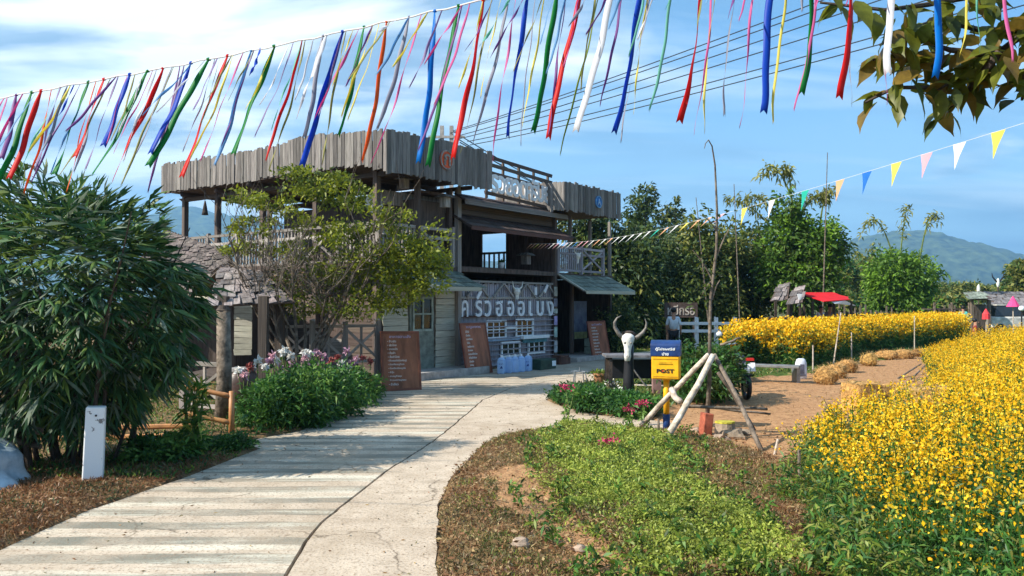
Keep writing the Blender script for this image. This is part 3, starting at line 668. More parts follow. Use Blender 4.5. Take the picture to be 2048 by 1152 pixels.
balustrade(B(-.35, .12, 0), B(s912 - .3, .12, 0), 2.72, 3.62, EN)
for n_ in (.0, -2.1, -4.2, -6.2, -7.8):
    post(-.3, n_, 0, 4.95, .13, m_darkwood)
for n_ in (-2.4, -5.2, -7.8): post(2.6, n_, 2.72, 4.9, .12, m_darkwood)
post(.9, .15, 2.7, 4.75, .12)
# lower parapet roof behind: pale sheet edge seen under the canopy
x = MB(); x.box(B(1.6, -.55, 4.35), (2.4, .05, .34), BM3); x.build('inner_parapet', m_railwood, bl)
ro = MB(); ro.box(B(4.3, -2.6, 4.55), (6.0, 5.0, .06), BM3); ro.build('roof', m_dkshingle, bl)
# plank parapets: left side of the deck canopy
NF = .78; sD = -.77
topL = [(325, 328), (450, 306), (545, 291), (585, 278), (622, 267), (700, 262), (772, 257)]
botL = [(325, 384), (455, 368), (540, 354), (655, 337), (725, 329), (772, 343)]
def ip(t, u): return float(np.interp(u, [a[0] for a in t], [a[1] for a in t]))
n = NF; nEnd = NZ(326, 350, sD)[0]
while n > nEnd:
    w = random.uniform(.085, .14); p = B(sD, n - w / 2, 4.8); u = 1024 + F * p.x / p.y
    zt = Zof(ip(topL, u), sD, n) + random.uniform(-.05, .03); zb = Zof(ip(botL, u), sD, n) + random.uniform(-.03, .03)
    q = -E1 * random.uniform(-.012, .02)
    plank('parapet_plank', bl, B(sD, n - w / 2, zb) + q, B(sD, n - w / 2, zt) + q, w - .012, .028, m_fascia, up=-E1)
    n -= w
# front face of the parapet
topF = [(772, 257), (860, 273), (981, 303)]; botF = [(772, 344), (860, 356), (981, 380)]
s = sD; sE = SZ(981, 340, NF)[0]
while s < sE:
    w = random.uniform(.085, .14); p = B(s + w / 2, NF, 4.8); u = 1024 + F * p.x / p.y
    zt = Zof(ip(topF, u), s, NF) + random.uniform(-.05, .03); zb = Zof(ip(botF, u), s, NF) + random.uniform(-.03, .03); q = EN * random.uniform(-.012, .02)
    plank('parapet_plank', bl, B(s + w / 2, NF, zb) + q, B(s + w / 2, NF, zt) + q, w - .008, .028, m_fascia, up=EN); s += w
# the right-hand parapet box over the small balcony, with its short left return
s2, s3 = SZ(1128, 390, NF)[0], SZ(1241, 400, NF)[0]
s = s2
while s < s3:
    w = random.uniform(.09, .15); q = EN * random.uniform(-.012, .02)
    plank('parapet_plank', bl, B(s + w / 2, NF, 4.50 + random.uniform(-.03, .03)) + q, B(s + w / 2, NF, 5.36 + random.uniform(-.04, .03)) + q, w - .008, .028, m_fascia, up=EN); s += w
n = NF
while n > -1.7:
    w = random.uniform(.09, .15); plank('parapet_plank', bl, B(s2, n - w / 2, 4.50 + random.uniform(-.03, .03)), B(s2, n - w / 2, 5.36 + random.uniform(-.04, .03)), w - .008, .028, m_fascia, up=-E1); n -= w
x = MB(); x.box(B((s2 + s3) / 2, -.4, 4.62), (s3 - s2 - .1, 2.2, .05), BM3); x.box(B((s2 + s3) / 2, -1.6, 5.0), (s3 - s2 - .1, .05, .7), BM3); x.build('canopy_ceiling', m_darkwood, bl)
# canopy ceiling, joists
x = MB(); x.box(B(1.05, -3.6, 4.92), (3.5, 8.5, .04), BM3)
x.build('canopy_ceiling', m_darkwood, bl)
x = MB(); x.box(B(sD + .03, (NF + nEnd) / 2, 5.15), (.02, NF - nEnd - .1, .5), BM3); x.box(B((sD + sE) / 2, NF - .03, 5.15), (sE - sD - .1, .02, .5), BM3); x.build('parapet_backing', m_darkwood, bl)
for n_ in (.6, -1, -2.6, -4.2, -5.8, -7.4): plank('joist', bl, B(sD + .05, n_, 4.84), B(2.8, n_, 4.84), .08, .12, m_darkwood, up=(0, 0, 1))
for s_ in (-.3, 2.6): plank('beam', bl, B(s_, .6, 4.74), B(s_, -7.9, 4.74), .1, .1, m_darkwood, up=(0, 0, 1))
# round painted signs on the parapets
def disc(u, v, r, m1, m2, n=NF + .04):
    s_, z_ = SZ(u, v, n); c = B(s_, n, z_); M = frame(EN, UP); b = MB(); 
    prof = 28
    def ring(r0, r1, d, mm, name, par):
        q = MB(); vs = []; fs = []
        for k in range(prof):
            t = 2 * math.pi * k / prof
            for rr, dd in ((r0, d), (r1, d), (r1, d - .02), (r0, d - .02)): vs.append(c + E1 * rr * math.cos(t) + UP * rr * math.sin(t) + EN * dd)
        for k in range(prof):
            a, b2 = k * 4, ((k + 1) % prof) * 4
            for i in range(4): i2 = (i + 1) % 4; fs.append((a + i, b2 + i, b2 + i2, a + i2))
        q.add(vs, fs); return q.build(name, mm, par)
    root = ring(0.001, r, .012, m1, 'round_sign', bl); ring(r * .86, r, .03, m2, 'rim', root); return root, c, s_, z_
root, c, s_, z_ = disc(893, 320, .235, m_orange, m_railwood)
put_text('symbol', 'ก', m_railwood, root, c + EN * .03, E1, EN, .24, .28, .008, .02)
m_bsign = mat('blue disc paint', (.03, .20, .60), .6)
root, c, s_, z_ = disc(1197, 404, .19, m_bsign, mat('pale blue rim', (.2, .42, .68), .6))
put_text('symbol', 'A', mat('pale blue mark', (.35, .55, .8), .6), root, c + EN * .03, E1, EN, .18, .2, .008, .01)
# roof sign: white wooden letters in front of slatted rails
s_a, _ = SZ(984, 370, .25); s_b, _ = SZ(1106, 390, .25)
for zq in (4.74, 5.30, 5.52, 5.72):
    plank('sign_rail', bl, B(s_a - .2, .12, zq + .02), B(s_b + .1, .12, zq - .12), .09, .05, m_darkwood, up=EN)
for i in range(5): sq = s_a + (s_b - s_a) * i / 4; plank('sign_rail', bl, B(sq, .06, 4.6), B(sq, .06, 5.66), .07, .05, m_darkwood, up=EN)
word = [('ร', 989), ('ว', 1003), ('ย', 1018), ('อ', 1032), ('ด', 1046), ('ค', 1058), ('รั', 1069), ('บ', 1081), ('ย', 1095)]
for ch, u in word:
    sq, _ = SZ(u, 380, .2); sa_, _ = SZ(u - 7, 380, .2); sb_, _ = SZ(u + 7, 380, .2); hh = .50 if len(ch) == 1 else .62
    put_text('letter', ch, m_lwhite, bl, B(sq, .2, 5.02 - .05 * (u - 985) / 120 + (hh - .5) / 2), E1, EN, (sb_ - sa_), hh, .02, .024)
# small upper balcony on the right
balustrade(B(7.15, .1, 0), B(9.9, .1, 0), 2.74, 3.5, EN, step=.12, m_=m_greyboard, bays=2)
# awning ridge clutter: green plant box on the roof
# string of small painted cards on the post by the right doorway
for i, v in enumerate((583, 605, 622, 641, 664, 686, 698)):
    sq, zq = SZ(1112, v, .14); x = MB(); x.box(B(sq, .13, zq), (.16, .02, [.28, .24, .14, .26, .3, .14, .2][i]), BM3)
    x.build('painted_card', mat('card paint %s' % 'abcdefg'[i], [(.45, .45, .4), (.3, .3, .4), (.55, .6, .55), (.50, .42, .75), (.40, .55, .50), (.5, .5, .52), (.42, .46, .48)][i], .6), bl)
# poster board and crates in the recess on the right
sq, zq = SZ(1160, 640, -.5)
x = MB(); x.box(B(sq, -.5, zq), (.8, .04, 1.25), BM3); po = x.build('poster_board', mat('poster paper', (.16, .18, .22), .6, .4, 3.0, col2=(.06, .07, .14)), org=B(sq, -.5, 0)); props(po, 'tall dark illustrated poster board standing in the recess under the right awning', 'poster')
x = MB(); x.box(B(sq, -.47, zq - .5), (.78, .02, .22), BM3); x.build('poster_strip', mat('olive strip', (.36, .36, .16), .6), po)
for i, zc in enumerate((.22, .5)):
    x = MB(); x.box(B(sq, .05, zc), (.62, .4, .25), BM3)
    for k in range(3): x.box(B(sq, .26, zc - .09 + k * .09), (.62, .02, .05), BM3)
    o = x.build('crate', mat('pale green crate', (.42, .48, .40), .6), org=B(sq, .05, zc - .125), bevel=.006); props(o, ['lower', 'upper'][i] + ' pale green crate of the pair stacked below the dark poster board', 'crate', 'pale green crates under the poster')

# ------------------------------------------------------------------ hanging things on the building
def hang(name, p, label, cat): return thing(name, p, label, cat)
t = thing('hanging_bell', P(410, 430, 21.8), 'dark slender wooden bell hanging below the left end of the plank parapet', 'bell')
b = MB(); p = P(410, 378, 21.8); b.tube([p + UP * .15, P(410, 405, 21.8)], .008, 5); b.build('cord', m_wire, t)
b = MB(); b.lathe(P(410, 430, 21.8), [(.09, 0), (.075, .08), (.045, .26), (.02, .38)], 10); b.build('bell_body', m_dbark, t, smooth=True)
t = thing('dish', P(752, 405, 19.6), 'round white dish fixed by the deck post behind the tree top', 'dish')
b = MB(); c = P(752, 405, 19.6); nrm = Vector((-.4, -1, .1)).normalized(); M = frame(nrm, UP); vs = []; fs = []
for j in range(5):
    for k in range(20): a = 2 * math.pi * k / 20; r = .27 * j / 4; vs.append(c + M @ Vector((r * math.cos(a), r * math.sin(a), .25 * (r / .27) ** 2 * .25)))
for j in range(4):
    for k in range(20): fs.append((j * 20 + k, j * 20 + (k + 1) % 20, j * 20 + 20 + (k + 1) % 20, j * 20 + 20 + k))
b.add(vs, fs); o = b.build('bowl', m_white, t, smooth=True); so = o.modifiers.new('thick', 'SOLIDIFY'); so.thickness = .01
b = MB(); b.tube([c, c - nrm * .3], .02, 6); b.build('bracket', m_metal, t)
def lantern(u, v, n, sc, label):
    s_, z_ = SZ(u, v, n); t = thing('bird_house_lantern', B(s_, n, z_), label, 'lantern', 'lanterns under the eaves'); b = MB()
    b.box(B(s_, n, z_), (.16 * sc, .16 * sc, .2 * sc), BM3); b.build('body', m_railwood, t); b = MB()
    b.box(B(s_, n, z_ + .13 * sc), (.34 * sc, .34 * sc, .06 * sc), BM3, taper=.55); b.build('roof', m_fascia, t)
    b = MB(); b.tube([B(s_, n, z_ + .16 * sc), B(s_, n, z_ + .5 * sc)], .008, 5); b.build('cord', m_wire, t)
lantern(808, 368, -.05, 1.1, 'little wooden house lantern under the canopy beside the front corner of the parapet')
lantern(890, 405, .3, 1.2, 'small wooden lantern hanging left of the roof lettering above the corner post')
lantern(1052, 520, -.3, 1.3, 'grey house lantern hanging in the dark upstairs opening')
# small clay figure and pots on the upper counter
t = thing('potted_plant', B(SZ(1003, 560, -.35)[0], -.35, 2.78), 'small leafy plant in a white and blue pot on the upstairs counter', 'plant')
b = MB(); b.lathe(B(SZ(1003, 560, -.35)[0], -.35, 2.78), [(.06, 0), (.09, .16), (.08, .16)], 12); b.build('pot', m_cap, t, smooth=True)
n_ = 60; c = np.array(B(SZ(1003, 560, -.35)[0], -.35, 2.95)); Pn = np.repeat(c[None], n_, 0) + rng.normal(size=(n_, 3)) * .02
quad_mesh('foliage', leaf_quads(Pn, rdir(n_, .6), rng.uniform(.08, .18, n_), .04, .2), np.zeros(n_), [leafmat('pot plant leaf', (.07, .16, .03))], t)

# ------------------------------------------------------------------ menu boards, jugs
def menu_board(quad, Y, label, title, lines, bullets, lean=.12):
    """quad: image corners TL, TR, BR, BL"""
    bl0 = G(*quad[3]); br0 = G(*quad[2]); base = (bl0 + br0) / 2; xd = (br0 - bl0); w = xd.length; xd.normalize()
    back = Vector((-xd.y, xd.x, 0)); h = (quad[3][1] - quad[0][1]) / F * bl0.y * 1.01
    tl = P(quad[0][0], quad[0][1], bl0.y + .18); tr = P(quad[1][0], quad[1][1], br0.y + .18)
    upv = ((tl - bl0) + (tr - br0)) / 2; h = upv.length; upd = upv.normalized(); xd = ((br0 - bl0) / w + (tr - tl).normalized()).normalized()
    nrm = xd.cross(upd).normalized(); upd = nrm.cross(xd).normalized()
    skew = upv - upd * h
    t = thing('menu_board', base, label, 'menu board', 'wooden menu boards leaning by the road')
    M = Matrix((xd, upd, nrm)).transposed(); c = base + upv * .5
    b = MB(); b.box(c, (w - .06, h - .06, .02), M); pn = b.build('panel', m_board, t)
    b = MB(); e = .05
    for sx in (-1, 1): b.box(c + xd * sx * (w / 2 - e / 2), (e, h, .04), M)
    for sy in (-1, 1): b.box(c + upd * sy * (h / 2 - e / 2), (w - 2 * e, e, .038), M)
    b.build('board_frame', m_boardframe, t, bevel=.005)
    b = MB(); b.bar(base + upv * .9 - nrm * .03, base - nrm * .38 + UP * .02, .04, .04); b.build('prop', m_boardframe, t)
    ctr = c + nrm * .014
    put_text('title', title, mat('pale lilac lettering', (.55, .42, .55), .8), t, ctr + upd * h * .41, xd, nrm, w * .55, h * .055, .003, .02)
    n_ = len(lines)
    for i, s_ in enumerate(lines):
        y = h * (.33 - .72 * i / (n_ - 1)); 
        put_text('menu_line', ('• ' if bullets else '') + s_, m_chalk, t, ctr - xd * w * .33 + upd * y, xd, nrm, None, h * .042, .003, .02, 'LEFT')
menu_board([(759, 662), (833, 663), (846, 779), (767, 783)], 16.4, 'nearest wooden menu board, standing beside the flowering shrub', 'อาหารตามสั่ง', ['ข้าวผัด', 'ผัดไทย', 'ราดหน้า', 'ต้มยำ', 'ส้มตำไทย', 'ข้าวซอยไก่น่องใหญ่', 'ก๋วยเตี๋ยวหมูน้ำตก', 'ก๋วยเตี๋ยวเรือหมูเนื้อ', 'ยำวุ้น', 'ลาบหมูคั่วสมุน', 'ข้าวกะเพราหมูกรอบ', 'น้ำเงี้ยว'], True)
menu_board([(920, 646), (970, 646), (985, 745), (932, 751)], 19.8, 'tall wooden menu board between the corner post and the blue jugs', 'เมนูอาหาร', ['ลาบ', 'น้ำพริก', 'แกงฮังเล', 'ไส้อั่ว', 'จอผักกาด', 'ข้าวซอย', 'แกงแคไก่เมือง', 'ยำจิ้นไก่เมือง', 'คั่วหน่อ', 'แอ๊บหมู', 'ข้าวเหนียวหมูทอดไก่'], False)
menu_board([(1174, 643), (1210, 641), (1221, 717), (1185, 720)], 25.4, 'farthest wooden menu board, under the right shingled awning', 'เครื่องดื่ม', ['กาแฟร้อน', 'กาแฟเย็นนม', 'ชาเขียวนมสด', 'ชามะนาวเย็น', 'โกโก้เย็นปั่น', 'โอเลี้ยงยกล้อ', 'นมสดเย็น', 'น้ำผึ้งมะนาว', 'อิตาเลี่ยนโซดา', 'น้ำมะพร้าวอ่อน'], False)
us = [1003, 1018, 1030, 1042, 1056]
for i, u in enumerate(us):
    g = G(u, 747 - (u - 1003) * .10); t = thing('water_jug', g, ['pale blue water jug at the left end of the row on the road edge', 'pale blue jug, second from the left in the row of water jugs', 'middle jug of the row of pale blue water jugs', 'pale blue jug, second from the right in the row of water jugs', 'pale blue water jug at the right end of the row, by the green bin'][i], 'water jug', 'water jugs in front of the letter wall')
    b = MB(); M = Matrix.Rotation(random.uniform(-.2, .2) - .1, 3, 'Z'); b.box(g + UP * .17, (.185, .26, .34), M); b.box(g + UP * .375, (.185, .26, .07), M, taper=.55); b.build('jug_body', m_jug, t, bevel=.025, smooth=False)
    b = MB(); b.lathe(g + UP * .405 + Vector((.0, -.02, 0)), [(.032, 0), (.032, .055), (.0, .055)], 12); b.build('cap', m_cap, t)
    b = MB(); b.tube([g + UP * .40 + Vector((0, .0, 0)), g + UP * .45 + Vector((0, .03, 0)), g + UP * .44 + Vector((0, .10, 0)), g + UP * .38 + Vector((0, .12, 0))], .014, 6); b.build('handle', m_jug, t)
    if i in (0, 4):
        put_text('emblem', '▲', m_bluep, t, g + Vector((0, -.135, .17)), (1, 0, 0), (0, -1, 0), .08, .07, .003)
        put_text('brand_print', 'น้ำดื่ม', m_bluep, t, g + Vector((0, -.135, .25)), (1, 0, 0), (0, -1, 0), .12, .035, .003)
g = G(1085, 738); x = MB(); x.box(g + UP * .14, (.75, .4, .28), BM3); o = x.build('storage_bin', mat('dark green plastic', (.035, .075, .055), .5), org=g, bevel=.02); props(o, 'low dark green bin standing right of the blue water jugs', 'bin')
x = MB(); x.box(g + E1 * .25 + EN * .21 + UP * .15, (.18, .01, .14), BM3); x.build('sticker', m_cap, o)
g = G(1122, 728); x = MB(); x.box(g + UP * .1, (.5, .35, .2), BM3); x.box(g + UP * .23, (.42, .3, .05), BM3); o = x.build('wooden_box', m_redwood, org=g, bevel=.01); props(o, 'dark red wooden box between the green bin and the right awning', 'box')

# ------------------------------------------------------------------ vegetation
lg = dict(
 bamA=leafmat('bamboo leaf deep', (.035, .10, .035)), bamB=leafmat('bamboo leaf mid', (.075, .17, .05)), bamC=leafmat('bamboo leaf light', (.17, .25, .05)), bamD=leafmat('bamboo leaf greyish', (.20, .25, .17)),
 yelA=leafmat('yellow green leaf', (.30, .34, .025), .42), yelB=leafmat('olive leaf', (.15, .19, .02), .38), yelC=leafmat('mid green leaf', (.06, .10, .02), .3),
 grnA=leafmat('fresh green leaf', (.07, .19, .03), .3), grnB=leafmat('deep green leaf', (.035, .11, .025), .25), grnC=leafmat('light green leaf', (.15, .28, .05), .35),
 drkA=leafmat('dark tree leaf', (.10, .15, .035), .3), drkB=leafmat('darker tree leaf', (.045, .08, .028), .2), drkC=leafmat('dull tree leaf', (.26, .27, .06), .35),
 brtA=leafmat('bright bamboo leaf', (.20, .36, .03), .4), brtB=leafmat('bright leaf mid', (.10, .20, .03), .35),
 coverA=leafmat('ground cover leaf', (.42, .48, .08), .35), coverB=leafmat('ground cover green', (.25, .33, .045), .35), coverC=leafmat('ground cover dark', (.11, .16, .03), .3),
 dryA=leafmat('dry grass', (.30, .18, .08), .2), dryB=leafmat('brown grass', (.25, .115, .05), .2), dryC=leafmat('straw grass', (.42, .30, .14), .2), dryD=leafmat('olive dry grass', (.16, .14, .05), .2),
 yflA=leafmat('yellow petal', (.92, .56, .012), .35, .6, .2, .1), yflB=leafmat('golden petal', (.88, .44, .01), .35, .6, .2, .1), yflC=leafmat('lemon petal', (.90, .68, .06), .35, .6, .2, .1),
 big=leafmat('large olive leaf', (.17, .19, .02), .5, .4, .4), bigB=leafmat('large brown green leaf', (.26, .17, .03), .5, .4, .4), bigC=leafmat('large dark leaf', (.07, .10, .02), .4, .4, .4))
def crown(name, parent, blobs, n, L, W, mats, weights, droop=.3, shell=.55, up=.1, kind=None, seed=None):
    """leaves filling several ellipsoids (c, r); mats chosen by clump"""
    r = np.random.default_rng(seed if seed is not None else random.randrange(9999)); Vs, Ms = [], []
    tot = sum(b[1][0] * b[1][1] * b[1][2] for b in blobs)
    for c, rad in blobs:
        k = max(20, int(n * rad[0] * rad[1] * rad[2] / tot)); ncl = max(4, k // 28)
        cd = unit(r.normal(size=(ncl, 3))) * (shell + (1 - shell) * r.random((ncl, 1)) ** .6); cw = r.choice(len(mats), ncl, p=np.array(weights) / sum(weights))
        idx = r.integers(0, ncl, k); pos = cd[idx] + r.normal(size=(k, 3)) * .16
        Pn = np.array(c) + pos * np.array(rad); D = unit(unit(pos) * .7 + r.normal(size=(k, 3)) * .7 + np.array([0, 0, up]))
        Ls = L * r.uniform(.6, 1.3, k); Vs.append(leaf_quads(Pn, D, Ls, W * r.uniform(.7, 1.2, k), droop, .15, r))
        mi = np.where(r.random(k) < .7, cw[idx], r.choice(len(mats), k, p=np.array(weights) / sum(weights))); Ms.append(mi)
    o = quad_mesh(name, np.concatenate(Vs), np.concatenate(Ms), mats, parent, None, kind); return o
def limb(b, p, d, L, r, depth, rr, split=3, up=.25, spread=.6, tips=None):
    pts = [p]; q = p.copy(); dd = d.copy(); n = 4
    for i in range(n):
        dd = (dd + Vector((rr.uniform(-.2, .2), rr.uniform(-.2, .2), rr.uniform(-.1, .2) + up * .2))).normalized(); q = q + dd * L / n; pts.append(q.copy())
    b.tube(pts, [r * (1 - .5 * i / n) for i in range(n + 1)], 5 if depth < 2 else 6, cap=True)
    if tips is not None and depth <= 1: tips.append(q.copy()); tips.append(pts[2].copy())
    if depth > 0:
        for k in range(split):
            a = rr.uniform(0, 6.28); nd_ = (dd + Vector((math.cos(a), math.sin(a), rr.uniform(-.1, .4))) * spread).normalized(); limb(b, pts[rr.choice((2, 3, 4))].copy(), nd_, L * rr.uniform(.6, .85), r * .5, depth - 1, rr, split, up, spread, tips)

# --- the big bamboo clump at the left -----------------------------------------
BC = Vector((-4.88, 8.8, 0)); bt = thing('bamboo_bush', BC, 'big dense dark bamboo clump behind the white post at the left', 'bamboo')
rr = random.Random(3); b = MB()
for i in range(34):
    a = rr.uniform(0, 6.28); r0 = rr.uniform(.05, .75); p = BC + Vector((math.cos(a) * r0, math.sin(a) * r0 * .7, 0)); lean = Vector((math.cos(a), math.sin(a), 0)) * rr.uniform(.3, 1.1)
    h = rr.uniform(1.5, 2.7); b.tube([p, p + lean * .25 + UP * h * .4, p + lean * .6 + UP * h * .75, p + lean * 1.1 + UP * h], [.022, .018, .013, .005], 5)
o = b.build('culms', m_dbark, bt); o['kind'] = 'stuff'
r = np.random.default_rng(5); fans = []; nf = 2100
d = unit(r.normal(size=(nf, 3))); rad = np.array([1.27, 1.05, 1.32]); sh = .62 + .42 * r.random((nf, 1)) ** .7
cen = np.array([BC.x + .02, BC.y - .1, 1.70]); fp = cen + d * sh * rad; fp[:, 2] = np.where(fp[:, 2] < .5, .42 + r.random(nf) ** 2 * .9, fp[:, 2])
lump = 1 + .14 * (np.array([mnoise.noise(Vector(x) * 1.6) for x in d * 1.5])[:, None]) * 2; fp = cen + (fp - cen) * lump
Ps, Ds, Ls, Ms = [], [], [], []
for i in range(nf):
    k = r.integers(5, 9); out = d[i].copy(); out[2] *= .6; out /= np.linalg.norm(out) + 1e-6; right = np.cross(out, [0, 0, 1]); right /= np.linalg.norm(right) + 1e-6
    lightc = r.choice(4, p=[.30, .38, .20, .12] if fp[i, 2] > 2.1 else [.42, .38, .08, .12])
    for j in range(k):
        a = (j - (k - 1) / 2) * .46 + r.normal() * .12; dr = .15 + .6 * r.random() if fp[i, 2] < 2.3 else -.35 + .7 * r.random()
        D_ = out * math.cos(a) + right * math.sin(a) - np.array([0, 0, dr]); Ps.append(fp[i]); Ds.append(D_ / np.linalg.norm(D_)); Ls.append(r.uniform(.15, .33)); Ms.append(lightc if r.random() < .7 else r.integers(0, 4))
Ps, Ds, Ls, Ms = map(np.array, (Ps, Ds, Ls, Ms)); mats4 = [lg['bamA'], lg['bamB'], lg['bamC'], lg['bamD']]
score = np.linalg.norm(Ps - np.array([0, 0, 1.8]), axis=1); order = np.argsort(score); near = order[:290]; rest = order[290:]
quad_mesh('foliage', leaf_quads(Ps[rest], Ds[rest], Ls[rest], Ls[rest] * .11 + .006, .12, .2, r), Ms[rest], mats4, bt, kind='stuff')
lm = []
for m_ in mats4:
    vs = [(0, 0, 0), (-.055, .0, .3), (.055, .0, .3), (0, .018, .3), (-.05, -.03, .65), (.05, -.03, .65), (0, -.012, .65), (0, -.14, 1)]
    me = bpy.data.meshes.new('leaf'); me.from_pydata(vs, [], [(0, 1, 3), (0, 3, 2), (1, 4, 6, 3), (3, 6, 5, 2), (4, 7, 6), (6, 7, 5)]); me.materials.append(m_); lm.append(me)
def place_leaf(me, p, dvec, L, Wd, parent, roll=0.0, name='leaf'):
    o = bpy.data.objects.new(name, me); COL.objects.link(o); o.parent = parent
    M = frame(Vector(dvec), UP) @ Matrix.Rotation(roll, 3, 'Z')
    o.matrix_local = Matrix.Translation(Vector(p) - origin(parent)) @ M.to_4x4() @ Matrix.Diagonal((Wd, L, L, 1)); return o
for i in near: place_leaf(lm[int(Ms[i])], Ps[i], Ds[i], float(Ls[i]), float(Ls[i]) * 1.1 + .03, bt, random.uniform(-.6, .6))

# --- thin-leaved small tree before the building ---------------------------------
TB = Vector((-4.05, 15.3, 0)); tt = thing('small_tree', TB, 'bushy many-stemmed tree with yellow-green leaves in front of the upper deck', 'tree')
rr = random.Random(11); b = MB(); tips = []
for i in range(8):
    a = i / 8 * 6.28 + rr.uniform(-.3, .3); d_ = Vector((math.cos(a) * .75 + .08, math.sin(a) * .4, rr.uniform(.7, 1.2))).normalized()
    limb(b, TB + Vector((math.cos(a) * .06, math.sin(a) * .06, .35)), d_, rr.uniform(1.3, 1.9), .045, 3, rr, 3, .3, .75, tips)
b.tube([TB, TB + UP * .25, TB + UP * .5], [.12, .10, .08], 8); b.build('trunk', m_bark, tt)
bl_ = []
def cb(u, v, w, h, y=15.3, dy=.7): c = P(u, v, y); bl_.append((tuple(c), (w / F * y, dy, h / F * y)))
for a_ in ((640, 372, 80, 34), (600, 352, 55, 22), (500, 392, 50, 22), (700, 400, 60, 30), (760, 440, 60, 38), (840, 490, 58, 50), (870, 520, 35, 42), (800, 560, 60, 45), (740, 520, 70, 40), (650, 455, 60, 28), (500, 500, 50, 22), (470, 470, 30, 12), (740, 600, 75, 38), (690, 470, 45, 30), (560, 420, 40, 22), (800, 500, 50, 40), (520, 450, 45, 22), (590, 500, 45, 25), (680, 540, 60, 35), (600, 610, 60, 25), (850, 560, 45, 40), (470, 400, 25, 14)): cb(*a_)
crown('foliage', tt, bl_, 13000, .10, .045, [lg['yelA'], lg['yelB'], lg['yelC']], [7, 3, 1], .1, .1, .3, 'stuff', 4)
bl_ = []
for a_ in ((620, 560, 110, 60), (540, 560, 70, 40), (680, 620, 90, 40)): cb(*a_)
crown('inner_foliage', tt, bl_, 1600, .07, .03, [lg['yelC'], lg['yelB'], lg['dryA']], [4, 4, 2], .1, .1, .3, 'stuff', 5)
# many fine bare twigs
rn = np.random.default_rng(8); T = np.array([tuple(t) for t in tips]); T = T[(T[:, 2] < 2.7)]; k = 1500; Pn = T[rn.integers(0, len(T), k)] + rn.normal(size=(k, 3)) * np.array([.18, .18, .12]); D = unit(rn.normal(size=(k, 3)) * np.array([1, 1, .5]) + np.array([0, 0, .8]))
quad_mesh('twigs', leaf_quads(Pn, D, rn.uniform(.15, .42, k), .011, -.1, .2, rn), np.zeros(k), [m_bark], tt, kind='stuff')

# --- flowering shrub (spider flowers) beside the road ----------------------------
SH = G(600, 858); st_ = thing('flowering_shrub', SH, 'broad green shrub with pale pink and white flower heads beside the road', 'shrub')
bl_ = []
for (u, vb, vt, w) in ((515, 868, 765, 55), (560, 862, 742, 60), (610, 856, 735, 62), (655, 840, 738, 58), (700, 815, 742, 48), (725, 800, 755, 32)):
    g = G(u, vb); h = (vb - vt) / F * g.y; bl_.append(((g.x, g.y + .35, h * .42), (w / F * g.y, .5, h * .58)))
crown('foliage', st_, bl_, 12500, .11, .034, [lg['grnA'], lg['grnB'], lg['grnC']], [5, 3, 2], .25, .5, .3, 'stuff', 6)
b = MB()
petal = [mat('pale pink petal', (.70, .42, .48), .6, .15, 8, 0, 0, trans=.2), mat('white petal', (.80, .78, .74), .6, .08, 8, 0, 0, trans=.2), mat('mauve petal', (.42, .24, .34), .6, .15, 8, 0, 0, trans=.2), mat('dusky red petal', (.36, .09, .08), .6, .2, 8, 0, 0, trans=.2)]
heads = [(487, 750, 0), (476, 742, 1), (516, 722, 1), (540, 722, 2), (552, 720, 1), (566, 703, 1), (570, 700, 1), (582, 712, 1), (610, 705, 1), (618, 706, 1), (608, 718, 0), (632, 705, 2), (640, 712, 0), (650, 716, 2), (598, 738, 0), (635, 736, 0), (662, 722, 3), (695, 702, 2), (712, 717, 0), (725, 716, 3), (683, 728, 1), (697, 736, 1), (665, 740, 1), (560, 735, 2), (530, 734, 1), (500, 735, 3), (675, 715, 3), (706, 724, 2), (585, 728, 2), (740, 722, 3), (620, 722, 2), (545, 712, 0)]
for i, (u, v, c) in enumerate(heads):
    Y = float(np.interp(u, [476, 745], [11.6, 15.4])); p = P(u, v, Y); k = 46
    b.tube([Vector((p.x + random.uniform(-.05, .05), Y, .5)), p], [.008, .006], 4)
    Pn = np.repeat(np.array(p)[None], k, 0) + rng.normal(size=(k, 3)) * .018; quad_mesh('flower_head', leaf_quads(Pn, rdir(k, .15), rng.uniform(.05, .09, k), .036, .1), rng.integers(0, 2, k) * 0, [petal[c]], st_)
o = b.build('stalks', m_stem, st_); o['kind'] = 'stuff'

# --- background trees --------------------------------------------------------------
def tree(name, u, vb, Y, label, blobs, n, leaf, mats, weights, trunk=.14, m_=m_dbark, seed=1, cat='tree', droop=.25, shell=.4, group=None):
    base = Vector(((u - 1024) / F * Y, Y, 0)); t = thing(name, base, label, cat, group); rr = random.Random(seed); b = MB()
    cs = [P(bu, bv, Y) for bu, bv, _, _ in blobs]; top = max(c.z for c in cs)
    b.tube([base, base + Vector((rr.uniform(-.2, .2), 0, top * .4)), Vector((sum(c.x for c in cs) / len(cs), Y, top * .8))], [trunk, trunk * .75, trunk * .35], 8)
    for c in cs:
        s_ = base + UP * (top * rr.uniform(.25, .5)); b.tube([s_, (s_ + c) / 2 + UP * .3, c + Vector((0, rr.uniform(-.5, .5), 0))], [trunk * .45, trunk * .3, trunk * .12], 5)
    b.build('trunk', m_, t)
    crown('crown', t, [(tuple(c), (w / F * Y, max(w, h) / F * Y * .8, h / F * Y)) for c, (_, _, w, h) in zip(cs, blobs)], n, leaf, leaf * .42, mats, weights, droop, shell, .1, 'stuff', seed + 50)
    return t
DK = [lg['drkA'], lg['drkB'], lg['drkC']]
